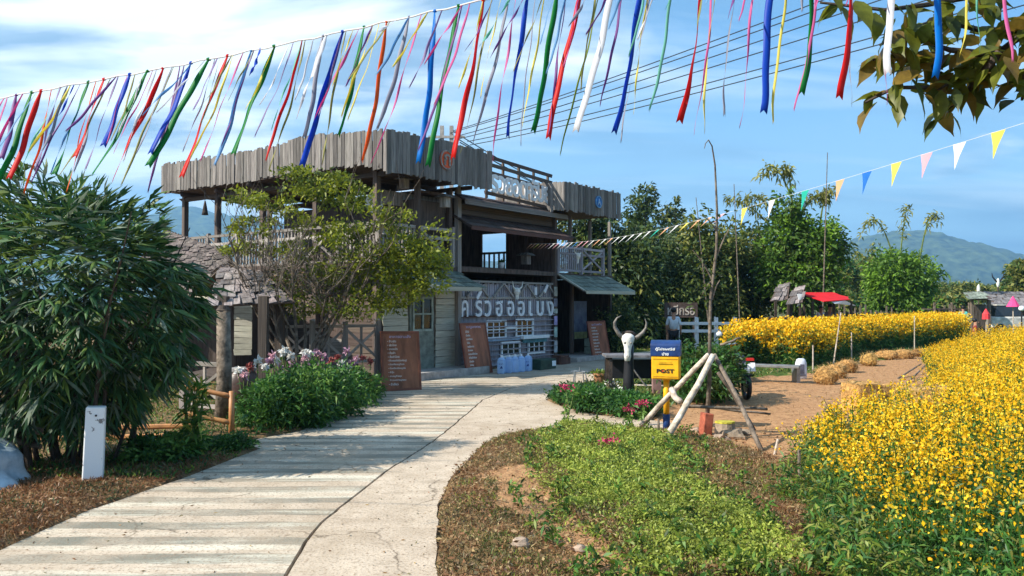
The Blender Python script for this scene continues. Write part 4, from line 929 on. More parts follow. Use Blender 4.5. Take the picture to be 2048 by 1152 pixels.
tree('broadleaf_tree', 1215, 700, 31, 'dark tree rising right behind the right-hand parapet box of the restaurant', [(1205, 480, 50, 50), (1165, 450, 45, 28), (1262, 545, 55, 75), (1200, 560, 60, 80), (1240, 640, 70, 60)], 15000, .28, DK, [3, 5, 1], .2, seed=1)
tree('conifer', 1290, 690, 44, 'tall dark feathery tree to the left of the two spired ones beyond the restaurant', [(1288, 398, 26, 28), (1300, 440, 45, 40), (1282, 500, 55, 60), (1320, 560, 60, 70)], 9000, .32, DK, [4, 4, 1], .2, seed=2)
tree('conifer', 1350, 690, 47, 'narrow spire-topped dark tree just right of the tallest dark feathery one', [(1350, 412, 10, 16), (1350, 440, 18, 24), (1350, 480, 28, 36), (1350, 540, 45, 60)], 5000, .32, DK, [4, 4, 1], .15, seed=3)
tree('broadleaf_tree', 1400, 690, 36, 'dull olive tree behind the slender pole with props', [(1400, 470, 45, 40), (1390, 540, 70, 70), (1440, 500, 55, 50), (1420, 620, 70, 70), (1340, 620, 60, 80)], 14000, .26, DK, [4, 2, 4], .18, seed=4)
tree('broadleaf_tree', 1330, 720, 35, 'shadowed bushy tree behind the brown Thai sign above the fence rails', [(1300, 600, 60, 60), (1260, 640, 50, 60), (1370, 560, 50, 50), (1300, 510, 55, 50)], 9000, .22, DK, [4, 5, 1], .12, seed=14)
tree('broadleaf_tree', 1510, 660, 38, 'dark spreading tree left of the bright green bamboo, above the thatched stall', [(1490, 500, 50, 50), (1520, 560, 60, 60), (1480, 600, 60, 50), (1440, 570, 40, 60)], 9000, .28, DK, [4, 3, 3], .18, seed=5)
t = tree('bamboo_clump', 1590, 650, 36, 'large bright green bamboo clump above the red stall awning', [(1575, 465, 48, 45), (1620, 500, 60, 60), (1660, 490, 40, 45), (1600, 560, 75, 60), (1560, 520, 50, 50), (1575, 420, 25, 40)], 15000, .26, [lg['brtA'], lg['brtB'], lg['drkA']], [4, 5, 3], .14, seed=6, cat='bamboo')
t2 = tree('bamboo_clump', 1800, 650, 46, 'lone rounded light green bamboo clump standing in the open before the right hill', [(1785, 555, 48, 52), (1835, 550, 42, 40), (1800, 600, 55, 38), (1765, 590, 30, 40)], 11000, .30, [lg['brtA'], lg['brtB'], lg['grnC']], [5, 4, 2], .1, seed=7, cat='bamboo')
def arching(parent, base, tip, Y, n=3, leafn=26, seed=0, sag=.25):
    rr = random.Random(seed); b = MB(); Ps = []
    p0, p1 = P(*base, Y), P(*tip, Y); L = (p1 - p0).length; pts = []
    for i in range(12):
        t = i / 11; q = p0.lerp(p1, t); q = q + UP * (math.sin(t * math.pi) ** .8 * L * sag); pts.append(q)
    b.tube(pts, [.05 * (1 - .8 * i / 11) for i in range(12)], 5); b.build('culm', m_stem, parent)
    pa = np.array([tuple(pts[i]) for i in range(4, 12) for _ in range(leafn // 2)]); pa = pa + rng.normal(size=pa.shape) * .12
    quad_mesh('tip_leaves', leaf_quads(pa, rdir(len(pa), -.6), rng.uniform(.2, .4, len(pa)), .09, .3), np.zeros(len(pa)), [lg['drkC']], parent, kind='stuff')
for bse, tip, sg, sd_ in (((1590, 420), (1520, 350), .45, 1), ((1585, 420), (1570, 345), .5, 2), ((1640, 450), (1660, 382), .3, 3), ((1560, 450), (1488, 400), .3, 4), ((1600, 440), (1650, 400), .4, 5), ((1560, 480), (1455, 398), .15, 9)): arching(t, bse, tip, 36, sag=sg, seed=sd_)
for bse, tip, sg, sd_ in (((1790, 530), (1725, 462), .55, 6), ((1800, 520), (1815, 412), .12, 7), ((1840, 520), (1878, 442), .5, 8)): arching(t2, bse, tip, 46, sag=sg, seed=sd_)
# distant tree row beneath the right hill
for i, (u, v, w, h, Y) in enumerate(((1690, 575, 40, 50, 70), (1735, 560, 30, 60, 75), (1890, 590, 40, 22, 90), (1940, 585, 45, 18, 95), (2005, 588, 50, 16, 100), (2045, 565, 30, 40, 62), (1850, 590, 30, 24, 85), (2090, 575, 60, 40, 80), (1720, 610, 60, 22, 64), (1880, 610, 60, 18, 66))):
    tree('broadleaf_tree', u, 640, Y, ['hazy tree behind the right end of the red stall awning', 'tall hazy tree just left of the lone light green bamboo', 'low far tree left of the pale hut roof', 'far tree directly behind the small pavilion roof', 'low far tree behind the long grey hut roof', 'dark tree at the right border above the grey roof', 'low far tree right of the lone light green bamboo', 'tree beyond the right border behind the grey hut', 'low bushy tree left of the foot of the lone bamboo', 'low bushy tree right of the foot of the lone bamboo'][i],
         [(u, v, w, h), (u + w * .5, v + h * .3, w * .6, h * .7)], 3200, .5, [lg['drkA'], lg['drkC'], lg['grnB']], [3, 4, 2], .2, seed=20 + i, group='far trees below the right hill')
# tall bare poles standing among the trees
for i, (u0, v0, u1, v1, Y) in enumerate(((1010 + 632, 440, 1655, 305, 34), (1420, 440, 1392, 395, 34), (1480, 420, 1468, 368, 34))):
    p0, p1 = P(u0, v0, Y), P(u1, v1, Y); p0.z = 0; b = MB(); b.tube([p0, (p0 + p1) / 2, p1], [.032, .028, .014], 6); o = b.build('bare_pole', m_bark, org=(p0.x, p0.y, 0))
    props(o, ['tall thin bare pole rising above the bamboo over the stall', 'short thin bare pole left of the propped slender pole', 'short thin bare pole right of the propped slender pole'][i], 'pole')
# undergrowth and shrubs
def shrub(u, vb, w, h, label, mats, wts, n, leaf, seed, dy=.5, name='shrub', cat='shrub', extra=None):
    g = G(u, vb); t = thing(name, (g.x, g.y, 0), label, cat); b = MB()
    for k in range(7): a = random.uniform(0, 6.28); b.tube([Vector((g.x, g.y, 0)), Vector((g.x + math.cos(a) * w / F * g.y * .5, g.y + math.sin(a) * dy * .5, h / F * g.y * .8))], [.015, .006], 4)
    b.build('stems', m_stem, t); hh = h / F * g.y
    crown('foliage', t, [((g.x, g.y, hh * .5), (w / F * g.y, dy, hh * .5))] + (extra(g) if extra else []), n, leaf, leaf * .38, mats, wts, .25, .25, .4, 'stuff', seed); return t
GR = [lg['grnA'], lg['grnB'], lg['grnC']]
shrub(1410, 806, 70, 118, 'leafy green shrub right behind the yellow post box', [lg['grnA'], lg['grnB'], lg['yelC']], [3, 5, 3], 5200, .13, 31, .8)
shrub(1320, 686, 60, 34, 'dark low shrub under the brown Thai sign', DK, [3, 4, 3], 2600, .16, 32, .8)
shrub(1235, 712, 40, 110, 'dark shrub in the shade by the farthest menu board', DK, [4, 5, 2], 3200, .16, 33, .8)
shrub(1280, 690, 40, 90, 'spiky pale green shrub behind the buffalo skull', [lg['drkC'], lg['grnB']], [3, 3], 2400, .2, 34, .8)
shrub(1490, 735, 30, 60, 'green shrub at the left end of the grey bench', [lg['grnB'], lg['yelC']], [3, 3], 2200, .13, 35, .5)
t = shrub(1190, 822, 60, 48, 'low dark green plants edging the road below the clay pot', GR, [3, 6, 1], 3000, .1, 36, .55, 'flower_bed', 'plants')
t = shrub(1270, 832, 55, 44, 'low dark green plants at the foot of the buffalo skull post', GR, [3, 6, 1], 3000, .1, 37, .5, 'flower_bed', 'plants')
shrub(1130, 806, 32, 36, 'low shadowed plants at the tip of the roadside bed', GR, [2, 6, 1], 1200, .09, 38, .4, 'flower_bed', 'plants')
shrub(330, 925, 70, 52, 'low green plants beyond the white post along the verge', GR, [4, 4, 3], 2200, .09, 39, .4, 'verge_plants', 'plants')
shrub(455, 902, 45, 32, 'small dark green plants at the foot of the orange bamboo rail', GR, [3, 5, 1], 1500, .07, 40, .3, 'verge_plants', 'plants')
for i, (u, v, vb) in enumerate(((1131, 775, 860), (1258, 816, 862), (1222, 880, 925), (1285, 805, 850))):
    g = G(u, vb); p = P(u, v, g.y); t = thing('pink_flower', (g.x, g.y, 0), ['tall pink flower on bare stalks rising from the grass edge', 'small pink flower in front of the roadside bed', 'low pink flower lying over the bright green ground cover', 'pink flower beside the foot of the post box'][i], 'flower')
    b = MB(); b.tube([Vector((g.x, g.y, 0)), (Vector((g.x + .05, g.y, p.z * .5))), p], .006, 4)
    if i == 0: b.tube([Vector((g.x, g.y, 0)), Vector((g.x + .12, g.y, p.z * .9))], .006, 4)
    b.build('stalk', m_stem, t); k = 50; Pn = np.array(p)[None] + rng.normal(size=(k, 3)) * np.array([.05, .03, .02])
    quad_mesh('petals',  leaf_quads(Pn, rdir(k, .2), .04, .03), np.zeros(k), [mat('deep pink petal', (.55, .05, .14), .6, .15, 8, 0, 0, trans=.2)], t, kind='stuff')
    k = 40; Pn = np.stack([np.full(k, g.x), np.full(k, g.y), rng.uniform(.05, p.z * .7, k)], 1); quad_mesh('leaves', leaf_quads(Pn, rdir(k, .1), .09, .03, .2), np.zeros(k), [lg['grnC']], t, kind='stuff')
# corn-like plant by the bamboo rail
g = G(385, 920); t = thing('dracaena_plant', (g.x, g.y, 0), 'upright plant with long strap leaves between bamboo clump and orange rail', 'plant')
b = MB()
for q in (-.1, .02, .12): b.tube([Vector((g.x + q * .3, g.y, 0)), Vector((g.x + q, g.y, .75))], .014, 6)
b.build('stem', m_stem, t); k = 210; zz_ = rng.uniform(.12, .85, k); Pn = np.stack([g.x + rng.choice([-.1, .02, .12], k) * zz_, np.full(k, g.y), zz_], 1)
quad_mesh('leaves', leaf_quads(Pn, rdir(k, .9), rng.uniform(.2, .34, k), .035, .25, .25), rng.integers(0, 3, k), [lg['grnA'], lg['grnC'], lg['coverA']], t, kind='stuff')

# --- ground cover: dry grass, creeping green, weeds -------------------------------------
def scatter(poly_test, n, x0, x1, y0, y1, power=1.6):
    out = []
    tot = 0
    while tot < n:
        m = n * 3; y = y0 + (y1 - y0) * rng.random(m) ** power; x = rng.uniform(x0, x1, m); ok = poly_test(x, y); out.append(np.stack([x[ok], y[ok]], 1)); tot += ok.sum()
        if ok.sum() == 0: break
    return np.concatenate(out)[:n]
def blades(name, pts, L, W, mats, wts, up=1.0, zoff=0.0, droop=.2, lab=None):
    n = len(pts); z = gz(pts[:, 0], pts[:, 1]); Pn = np.stack([pts[:, 0], pts[:, 1], z + zoff * rng.random(n)], 1)
    cl = fnoise(pts[:, 0], pts[:, 1], 3.0); r = rng.random(n) * .6 + cl * .8; w = np.cumsum(wts) / sum(wts); q = (np.argsort(np.argsort(r)) / n); mi = np.searchsorted(w, q)
    V = leaf_quads(Pn, rdir(n, up), L * rng.uniform(.5, 1.3, n), W, droop); return quad_mesh(name, V, np.clip(mi, 0, len(mats) - 1), mats, kind='stuff')
notroad = lambda x, y: sdist(x, y, ROAD) > -.05 + .07 * rng.random(np.shape(x)) ** .5
bank = lambda x, y: notroad(x, y) & (sdist(x, y, BARE) > -.05 + .25 * (fnoise(x, y, 2) - .5)) & (sdist(x, y, GREEN) > -.12) & (sdist(x, y, DIRT) > .02) & (x > -.9) & (~inpoly(x, y, FIELD_N))
p = scatter(bank, 52000, -.9, 4.0, 4.6, 12.5); blades('dry_grass', p, .055, .009, [lg['dryB'], lg['dryA'], lg['dryC'], lg['dryD']], [4, 4, 2, 3], .7)
p = scatter(lambda x, y: bank(x, y) & (sdist(x, y, GREEN) < .9) & (fnoise(x, y, 1.6) > .45), 14000, -.9, 4, 4.6, 12.5); blades('thin_grass', p, .06, .009, [lg['coverB'], lg['dryD'], lg['coverC']], [3, 4, 3], .8)
p = scatter(lambda x, y: notroad(x, y) & (sdist(x, y, GREEN) < .6 * (fnoise(x, y, 2.2) - .68) + .12 * rng.normal(size=x.shape)) & (fnoise(x, y, 3.1) + .12 * rng.normal(size=x.shape) < .63), 56000, 0, 3.6, 4.6, 12); blades('ground_cover', p, .040, .016, [lg['coverC'], lg['coverB'], lg['coverA'], lg['coverA']], [2, 5, 5, 4], .35, .09)
p = scatter(lambda x, y: notroad(x, y) & (sdist(x, y, GREEN) < .5), 150, 0, 3.6, 4.8, 11)
kk = 26; idx = np.repeat(np.arange(len(p)), kk); n_ = len(idx); tt_ = rng.random(n_); hh_ = rng.uniform(.06, .2, len(p)); z = gz(p[:, 0], p[:, 1])
quad_mesh('broadleaf_weeds', leaf_quads(np.stack([p[idx, 0] + rng.normal(size=n_) * .02, p[idx, 1] + rng.normal(size=n_) * .02, z[idx] + hh_[idx] * tt_], 1), rdir(n_, .5), rng.uniform(.04, .10, n_), .024, .2), rng.choice(4, n_), [lg['grnC'], lg['coverB'], lg['yelC'], lg['grnA']], kind='stuff')
p = scatter(lambda x, y: notroad(x, y) & (x > -.9) & ~inpoly(x, y, FIELD_N), 3200, -.9, 4, 4.6, 11.5); z = gz(p[:, 0], p[:, 1]) + rng.uniform(.0, .07, len(p))
quad_mesh('fallen_leaves', leaf_quads(np.column_stack([p, z]), rdir(len(p), 0) * np.array([1, 1, .35]), rng.uniform(.025, .065, len(p)), .024, 0), rng.integers(0, 3, len(p)), [lg['dryA'], lg['dryC'], lg['dryB']], kind='stuff')
p = scatter(lambda x, y: inpoly(x, y, GREEN) & (fnoise(x, y, 3.1) > .52), 11000, 0, 3.6, 4.6, 12); blades('dry_grass', p, .06, .010, [lg['dryC'], lg['dryA'], lg['dryB'], lg['dryD']], [4, 4, 2, 3], .7, .04)
p = scatter(lambda x, y: inpoly(x, y, BARE), 2600, -.5, 1.6, 4.6, 8); blades('sparse_grass', p, .04, .008, [lg['dryA'], lg['dryC'], lg['dryD']], [4, 3, 2], .5)
left = lambda x, y: notroad(x, y) & (x < 0)
p = scatter(lambda x, y: left(x, y) & (sdist(x, y, ROAD) < 1.3 + .5 * fnoise(x, y, 1)) & (y < 9.3), 32000, -8, -1, 4.6, 9.3, 1.2); blades('dry_verge_grass', p, .06, .011, [lg['dryB'], lg['dryB'], lg['dryA'], lg['bamA']], [4, 4, 3, 1], .7)
p = scatter(lambda x, y: left(x, y) & (y > 8), 26000, -9, -1.5, 8, 17, 1.3); blades('verge_grass', p, .09, .016, [lg['grnB'], lg['grnA'], lg['dryD'], lg['coverB']], [4, 3, 3, 2], 1.2)
p = scatter(lambda x, y: notroad(x, y) & (sdist(x, y, DIRT) > .0) & (~inpoly(x, y, FIELD_F)), 22000, 1.0, 16, 12.5, 34, 1.0); blades('rough_grass', p, .13, .03, [lg['grnB'], lg['drkC'], lg['dryD'], lg['coverC']], [4, 3, 3, 2], 1.2)
p = scatter(lambda x, y: inpoly(x, y, DIRT), 2500, 2, 18, 9, 28, 1.0); blades('path_litter', p, .06, .012, [lg['dryC'], lg['dryA']], [1, 1], .15)
def onroad(n):
    y = rng.uniform(4.8, 20, n); x = rng.uniform(-6, 4, n); d = sdist(x, y, ROAD); ok = (d < -.02) & (rng.random(n) < np.exp(d / .5) + .07); return np.stack([x[ok], y[ok], np.full(ok.sum(), .004)], 1)
p = onroad(6500); quad_mesh('leaf_litter', leaf_quads(p, unit(rng.normal(size=(len(p), 3)) * np.array([1, 1, .12]) + np.array([0, 0, .08])), rng.uniform(.015, .05, len(p)), .012, 0), rng.integers(0, 4, len(p)), [lg['dryB'], lg['dryA'], lg['dryC'], lg['dryD']], kind='stuff')
weedz = lambda x, y: (sdist(x, y, FIELD_N) > 0) & (sdist(x, y, FIELD_N) < .62 - .7 * fnoise(x, y, 2)) & (x < 4.2) & (y < 9.6) & (sdist(x, y, DIRT) > .1)
p = scatter(lambda x, y: weedz(x, y) & ((y < 7.6) | (sdist(x, y, FIELD_N) < .10)), 240, 1.4, 4.2, 4.6, 9.6); 
kk = 22; z = gz(p[:, 0], p[:, 1]); hgt = rng.uniform(.12, .42, len(p)); idx = np.repeat(np.arange(len(p)), kk); n_ = len(idx)
tt_ = rng.random(n_); Pn = np.stack([p[idx, 0] + rng.normal(size=n_) * .03, p[idx, 1] + rng.normal(size=n_) * .03, z[idx] + hgt[idx] * tt_], 1)
quad_mesh('weeds', leaf_quads(Pn, rdir(n_, .35), .095 * rng.uniform(.5, 1.2, n_), .018, .25), rng.choice(4, n_, p=[.3, .2, .25, .25]), [lg['grnA'], lg['grnB'], lg['coverB'], lg['drkC']], kind='stuff')

# --- yellow flower fields -------------------------------------------------------------------
def flower_field(name, poly, n, x0, x1, y0, y1, hfun, nl, nf_, Ls, Fs, label, front):
    p = scatter(lambda x, y: inpoly(x, y, poly) & (np.hypot(x - 5.85, y - 11.5) > .48) & (np.hypot(x - 5.8, y - 13.05) > .48) & ((fnoise(x, y, 1.1) > .28) | (y > 20)) & (np.abs(x) < .72 * y + 1.5) & (np.abs(x) > -1), n, x0, x1, y0, y1, 1.15)
    n = len(p); e = -sdist(p[:, 0], p[:, 1], poly); h = hfun(p[:, 0], p[:, 1]) * rng.uniform(.6, 1.2, n); lean = rng.normal(size=(n, 2)) * .12; az = rng.uniform(0, 6.28, n)
    base = np.stack([p[:, 0], p[:, 1], np.zeros(n)], 1)
    def along(t, idx): return base[idx] + np.stack([lean[idx, 0] * t * t, lean[idx, 1] * t * t, h[idx] * t], 1)
    Vs, Ms = [], []
    # stems
    idx = np.arange(n); a, b_ = along(np.full(n, 0.0), idx), along(np.full(n, 1.0), idx); V = np.empty((n, 4, 3)); w = np.array([.007, 0, 0]); V[:, 0] = a - w; V[:, 1] = a + w; V[:, 2] = b_ + w * .5; V[:, 3] = b_ - w * .5; Vs.append(V); Ms.append(np.full(n, 1))
    idx = np.repeat(np.arange(n), nl); t = rng.uniform(.08, .88, len(idx)); br = rng.normal(size=(len(idx), 3)) * np.array([.085, .085, .02]) * (h[idx, None] + .2)
    Vs.append(leaf_quads(along(t, idx) + br, rdir(len(idx), .7), Ls * rng.uniform(.6, 1.3, len(idx)), Ls * .2, .25)); Ms.append(rng.choice(4, len(idx), p=[.4, .32, .12, .16]))
    # branching flower spikes in the top part
    dens = rng.random(n) * .6 + fnoise(p[:, 0], p[:, 1], 1.0) * .9; dens = np.clip(dens, 0.1, 1.3); dens = dens * (np.clip((p[:, 1] - 4.2) / 2.2, .15, 1.5) * np.clip(e / .22, .25, 1) if front else 1)
    idx = np.repeat(np.arange(n), nf_); keep = rng.random(len(idx)) < dens[idx] ; idx = idx[keep]; sp_ = rng.integers(0, 4, len(idx)); a = az[idx] + sp_ * 1.7
    tlo = .70 + (.14 if front else 0); t = rng.uniform(tlo - .12, 1.08, len(idx)) ** (.7 if front else 1); off = np.stack([np.cos(a), np.sin(a), np.zeros(len(idx))], 1) * (.13 * (t - .4) * 1.6)[:, None] * (sp_ > 0)[:, None]
    Vs.append(leaf_quads(along(t, idx) + off + rng.normal(size=(len(idx), 3)) * .012, rdir(len(idx), .2), Fs * rng.uniform(.7, 1.3, len(idx)), Fs * .8, .0, .3)); Ms.append(rng.choice([4, 5, 6], len(idx), p=[.52, .24, .24]))
    o = quad_mesh(name, np.concatenate(Vs), np.concatenate(Ms), [lg['grnB'], lg['grnA'], lg['grnC'], lg['drkC'], lg['yflA'], lg['yflB'], lg['yflC']], kind='stuff'); o['label'] = label
fl_gap = 1
def hN(x, y):   # plants lower at the front, taller further in
    e = -sdist(x, y, FIELD_N); return np.clip(.38 + .36 * e, .38, .78 + .2 * np.clip((y - 12) / 4, 0, 1)) * np.where((np.abs(x - y * .475) < .75) & (y > 9.6) & (y < 13.2) & (x > 4.7), .70, 1)
flower_field('yellow_flower_field', FIELD_N, 5200, 2, 20, 4.2, 26, hN, 44, 40, .08, .029, 'dense yellow flowering plants filling the right foreground', True)
flower_field('yellow_flower_field', FIELD_F, 5200, 5, 26, 20, 50, lambda x, y: 1.05 + 0 * x, 16, 26, .17, .075, 'strip of yellow flowering plants beyond the dirt path', False)

# ------------------------------------------------------------------ thatched pavilion and lattice rails at the left
def gable_thatch(root, ridge0, ridge1, e00, e01, e10, e11, rows, m_, w=.2, nm='thatch_leaf', thick=.012):
    """two slopes: ridge0-ridge1 down to eaves e00-e01 and e10-e11"""
    for (a, b_) in ((e00, e01), (e10, e11)):
        q = MB(); q.add([ridge0, ridge1, b_, a], [(0, 1, 2, 3)]); o = q.build('roof_deck', m_darkwood, root); so = o.modifiers.new('thick', 'SOLIDIFY'); so.thickness = .03
        nrm = (ridge1 - ridge0).cross(a - ridge0).normalized(); nrm = nrm if nrm.z > 0 else -nrm
        L = max((b_ - a).length, (ridge1 - ridge0).length); nc = max(2, int(L / w))
        for r_ in range(rows):
            for c in range(nc):
                t0, t1 = r_ / rows, min(1.0, (r_ + 1.5) / rows); s_ = (c + .5 + random.uniform(-.25, .25) + (.5 if r_ % 2 else 0)) / (nc + .5)
                lo = a.lerp(b_, s_).lerp(ridge0.lerp(ridge1, s_), t0) + nrm * random.uniform(.03, .06); hi = a.lerp(b_, s_).lerp(ridge0.lerp(ridge1, s_), t1) + nrm * .02
                lo = lo + (lo - hi).normalized() * random.uniform(-.03, .07)
                plank(nm, root, lo, hi, w * random.uniform(.7, 1.05), thick, m_, up=nrm)
YP = 14.2
c0 = G(520, 790); pv = thing('thatched_pavilion', P(500, 760, YP + .8) * 1, 'small open pavilion with a shaggy leaf-thatched roof behind the flowering shrub', 'pavilion'); pv.location = (P(500, 760, YP).x, YP, 0); ORG[pv.name] = Vector(pv.location)
apex = P(470, 538, YP + .9); r1 = P(410, 530, YP + 1.6)
fl, fr = P(418, 616, YP - .3), P(590, 606, YP + .5); bl2, br2 = P(380, 590, YP + 2.2), P(560, 590, YP + 2.6)
gable_thatch(pv, P(440, 536, YP + 1.4), P(520, 545, YP + 1.2), fl, fr, bl2, br2, 6, m_leafthatch, .19)
for (u, v, y) in ((527, 606, YP), (527, 606, YP + 1.8), (447, 606, YP), (560, 604, YP + .9)):
    p = P(u, v, y); plank('post', pv, (p.x, y, 0), (p.x, y, p.z + .1), .16, .16, m_darkwood, up=(0, 1, 0))
x = MB(); x.box((P(500, 700, YP + .9).x, YP + .9, .45), (2.2, 1.8, .08)); x.build('platform', m_darkwood, pv)
# second, larger roof behind
p2 = thing('shingled_roof_house', (P(370, 600, 19).x, 19, 0), 'low house with a big weathered shingle roof behind the bamboo clump', 'house')
ra, rb = P(330, 462, 19.5), P(452, 505, 18.2); ea, eb = P(240, 565, 17.0), P(470, 600, 16.6); ec, ed = P(300, 560, 22), P(500, 575, 21)
gable_thatch(p2, ra, rb, ea, eb, ec, ed, 12, m_shingle, .17, 'shingle')
x = MB(); c = (ea + ed) / 2; x.box((c.x, 19.3, .9), (3.0, 3.2, 1.8)); x.build('wall', m_darkwood, p2)
xr_ = P(502, 640, 16.9).x; xl_ = P(470, 640, 16.9).x
for k_ in range(11): plank('board', p2, (xl_ - .02, 16.9, .75 + k_ * .125), (xr_ + .02, 16.9, .75 + k_ * .125), .118, .03, m_cream, up=(0, -1, 0))
for u in (262, 350, 455): p = P(u, 570, 17.2); plank('post', p2, (p.x, 17.2, 0), (p.x, 17.2, 2.2), .14, .14, m_darkwood, up=(0, 1, 0))
# weathered grey post at the right edge of the bamboo clump with cross-braced rails
def lattice(name, pts, z0, z1, label, m_=m_railwood, cat='fence'):
    t = thing(name, (pts[0].x, pts[0].y, 0), label, cat)
    for a, b_ in zip(pts, pts[1:]):
        upv = (b_ - a).cross(UP).normalized()
        for zq in (z0 + .05, z1): plank('rail', t, a + UP * zq, b_ + UP * zq, .06, .06, m_, up=upv)
        plank('post', t, a, a + UP * (z1 + .12), .11, .11, m_, up=upv)
        plank('brace', t, a + UP * (z0 + .1), b_ + UP * (z1 - .05), .05, .03, m_, up=upv); plank('brace', t, b_ + UP * (z0 + .1) + upv * .035, a + UP * (z1 - .05) + upv * .035, .05, .03, m_, up=upv)
        m = (a + b_) / 2; plank('baluster', t, m + UP * (z0 + .06), m + UP * (z1 - .03), .045, .03, m_, up=upv)
    b_ = pts[-1]; plank('post', t, b_, b_ + UP * (z1 + .12), .11, .11, m_, up=UP.cross(pts[-1] - pts[-2]).normalized()); return t
def gp(u, y): return Vector(((u - 1024) / F * y, y, 0))
lattice('lattice_fence', [gp(560, 15.9), gp(625, 16.1), gp(690, 16.3), gp(755, 16.6)], .55, 1.32, 'weathered cross-braced rail behind the pink and white flower heads')
lattice('lattice_fence', [gp(370, 12.6), gp(452, 12.2)], .15, .85, 'short cross-braced rail between the bamboo clump and the thick grey post')
p = gp(447, 12.0); t = thing('thick_post', p, 'thick weathered grey post at the right edge of the bamboo clump', 'post'); b = MB()
b.tube([p, p + UP * .7 + Vector((.02, 0, 0)), p + UP * 1.7], [.125, .11, .10], 9); b.build('shaft', m_bark, t, smooth=True); b = MB(); b.tube([p + UP * 1.68, p + UP * 1.76], [.11, .06], 9); b.build('top', m_dbark, t)
# dark water jar under the pavilion
p = gp(485, 13.4); t = thing('water_jar', p, 'big dark clay jar below the cream wall left of the shrub', 'jar'); b = MB(); b.lathe(p, [(.16, 0), (.28, .2), (.30, .42), (.24, .6), (.2, .66)], 16); b.build('jar_body', mat('brown glaze', (.10, .06, .05), .4), t, smooth=True); b = MB(); b.lathe(p + UP * .66, [(.235, 0), (.235, .045), (.1, .06)], 16); b.build('rim', mat('grey rim', (.3, .28, .27), .6), t)
# orange bamboo rail
A = G(463, 876); t = thing('bamboo_rail', A, 'short orange bamboo rail with one post beside the road', 'railing')
b = MB(); b.tube([A, A + UP * .62], [.04, .036], 9); b.build('post', m_bambo, t, smooth=True)
for zq, du in ((.55, -.38), (.20, -.38)):
    b = MB(); q = A + UP * zq; e = q + Vector((-.62, -.05, .14)); pts = [q.lerp(e, k / 6) for k in range(7)]; b.tube(pts, [.036 if k % 2 else .031 for k in range(7)], 8); b.build('rail', m_bambo, t, smooth=True)
for i, (z0_, x0, y0) in enumerate(((.08, -1.7, -.4), (.16, -1.5, -.1))):
    b = MB(); b.tube([A + Vector((x0 - .9, y0 - .2, z0_)), A + Vector((-.4, y0, z0_ + .02))], .035, 7); o = b.build('fallen_bamboo', m_bambo, org=A + Vector((x0, y0, 0))); props(o, ['lower', 'upper'][i] + ' of two long bamboo poles lying on the ground left of the orange rail', 'bamboo pole')

# ------------------------------------------------------------------ white kilometre-style post, pale rock and logs at the left
W0 = G(188, 968); t = thing('white_post', W0, 'square white painted concrete post with chipped paint beside the road', 'post')
h = (968 - 812) / F * W0.y; M = Matrix.Rotation(R(22), 3, 'Z')
m_chip = bpy.data.materials.new('chipped white paint'); m_chip.use_nodes = True; nt = m_chip.node_tree; bs = nt.nodes['Principled BSDF']; bs.inputs['Roughness'].default_value = .7
tc = nd(nt, 'ShaderNodeTexCoord'); n_a = nd(nt, 'ShaderNodeTexNoise', ins={'Scale': 9.0, 'Detail': 5.0, 'Roughness': .6}); nt.links.new(tc.outputs['Object'], n_a.inputs['Vector'])
c = mixc(nt, ramp(nt, n_a.outputs[0], [(.62, 0.0), (.655, 1.0)]), (.78, .78, .77), (.20, .18, .17)); nt.links.new(c, bs.inputs['Base Color'])
b = MB(); b.box(W0 + Vector((0, 0, h / 2 - .04)), (.185, .17, h + .06), Matrix.Rotation(R(22), 3, 'Z') @ Matrix.Rotation(R(1.8), 3, 'Y'), taper=.93); o = b.build('shaft', m_chip, t, bevel=.012)
b = MB(); b.lathe(W0 + Vector((.015, 0, h - .035)), [(.02, 0)], 8) if False else None
b = MB(); b.box(W0 + M @ Vector((.02, -.086, h - .09)), (.018, .006, .018), M); b.build('bolt', m_black, t)
t = thing('pale_rock', (-5.05, 7.75, 0), 'smooth pale blue-white rounded rock at the left border', 'rock'); b = MB(); b.blob((-5.25, 7.75, .06), (.50, .5, .42), 4, .2, 4)
o = b.build('rock_body', mat('pale bluish rock', (.42, .50, .56), .6, .3, 5, 0, .4, col2=(.22, .30, .36)), t, smooth=True)
for i, (a, b_, rr_) in enumerate((((-5.9, 8.2, .62), (-4.75, 8.1, .50), .05), ((-6.0, 8.5, .45), (-4.9, 8.35, .30), .04), ((-5.6, 7.9, .72), (-4.9, 8.0, .66), .035))):
    b = MB(); a, b_ = Vector(a), Vector(b_); b.tube([a, a.lerp(b_, .5) + UP * .03, b_], [rr_, rr_ * .9, rr_ * .7], 7); o = b.build('dead_branch', m_bark, org=(a.x, a.y, 0)); props(o, ['thick', 'middle', 'uppermost thin'][i] + ' dead branch lying above the pale rock at the left border', 'branch')

# ------------------------------------------------------------------ post box
PB = G(1333, 862); YB = PB.y; t = thing('post_box', PB, 'yellow and navy post box on a yellow pole beside the road', 'post box')
def pz(v): return P(1333, v, YB).z
bw = .385; rotz = Matrix.Rotation(R(-16), 3, 'Z'); xd = rotz @ Vector((1, 0, 0)); fd = rotz @ Vector((0, -1, 0))
b = MB(); b.tube([PB + UP * pz(828), PB + UP * pz(752)], .042, 14); b.build('pole', m_pyel, t, smooth=True)
b = MB(); b.tube([PB - UP * .02, PB + UP * pz(828)], .05, 14); b.build('pole_base', m_pblue, t, smooth=True)
z0_, z1_, z2_ = pz(757), pz(711), pz(680); cb0 = PB + UP * ((z0_ + z1_) / 2)
dpt = .27
b = MB(); b.box(cb0, (bw, dpt, z1_ - z0_), rotz, 1.0); b.build('box_body', m_pyel, t, bevel=.012)
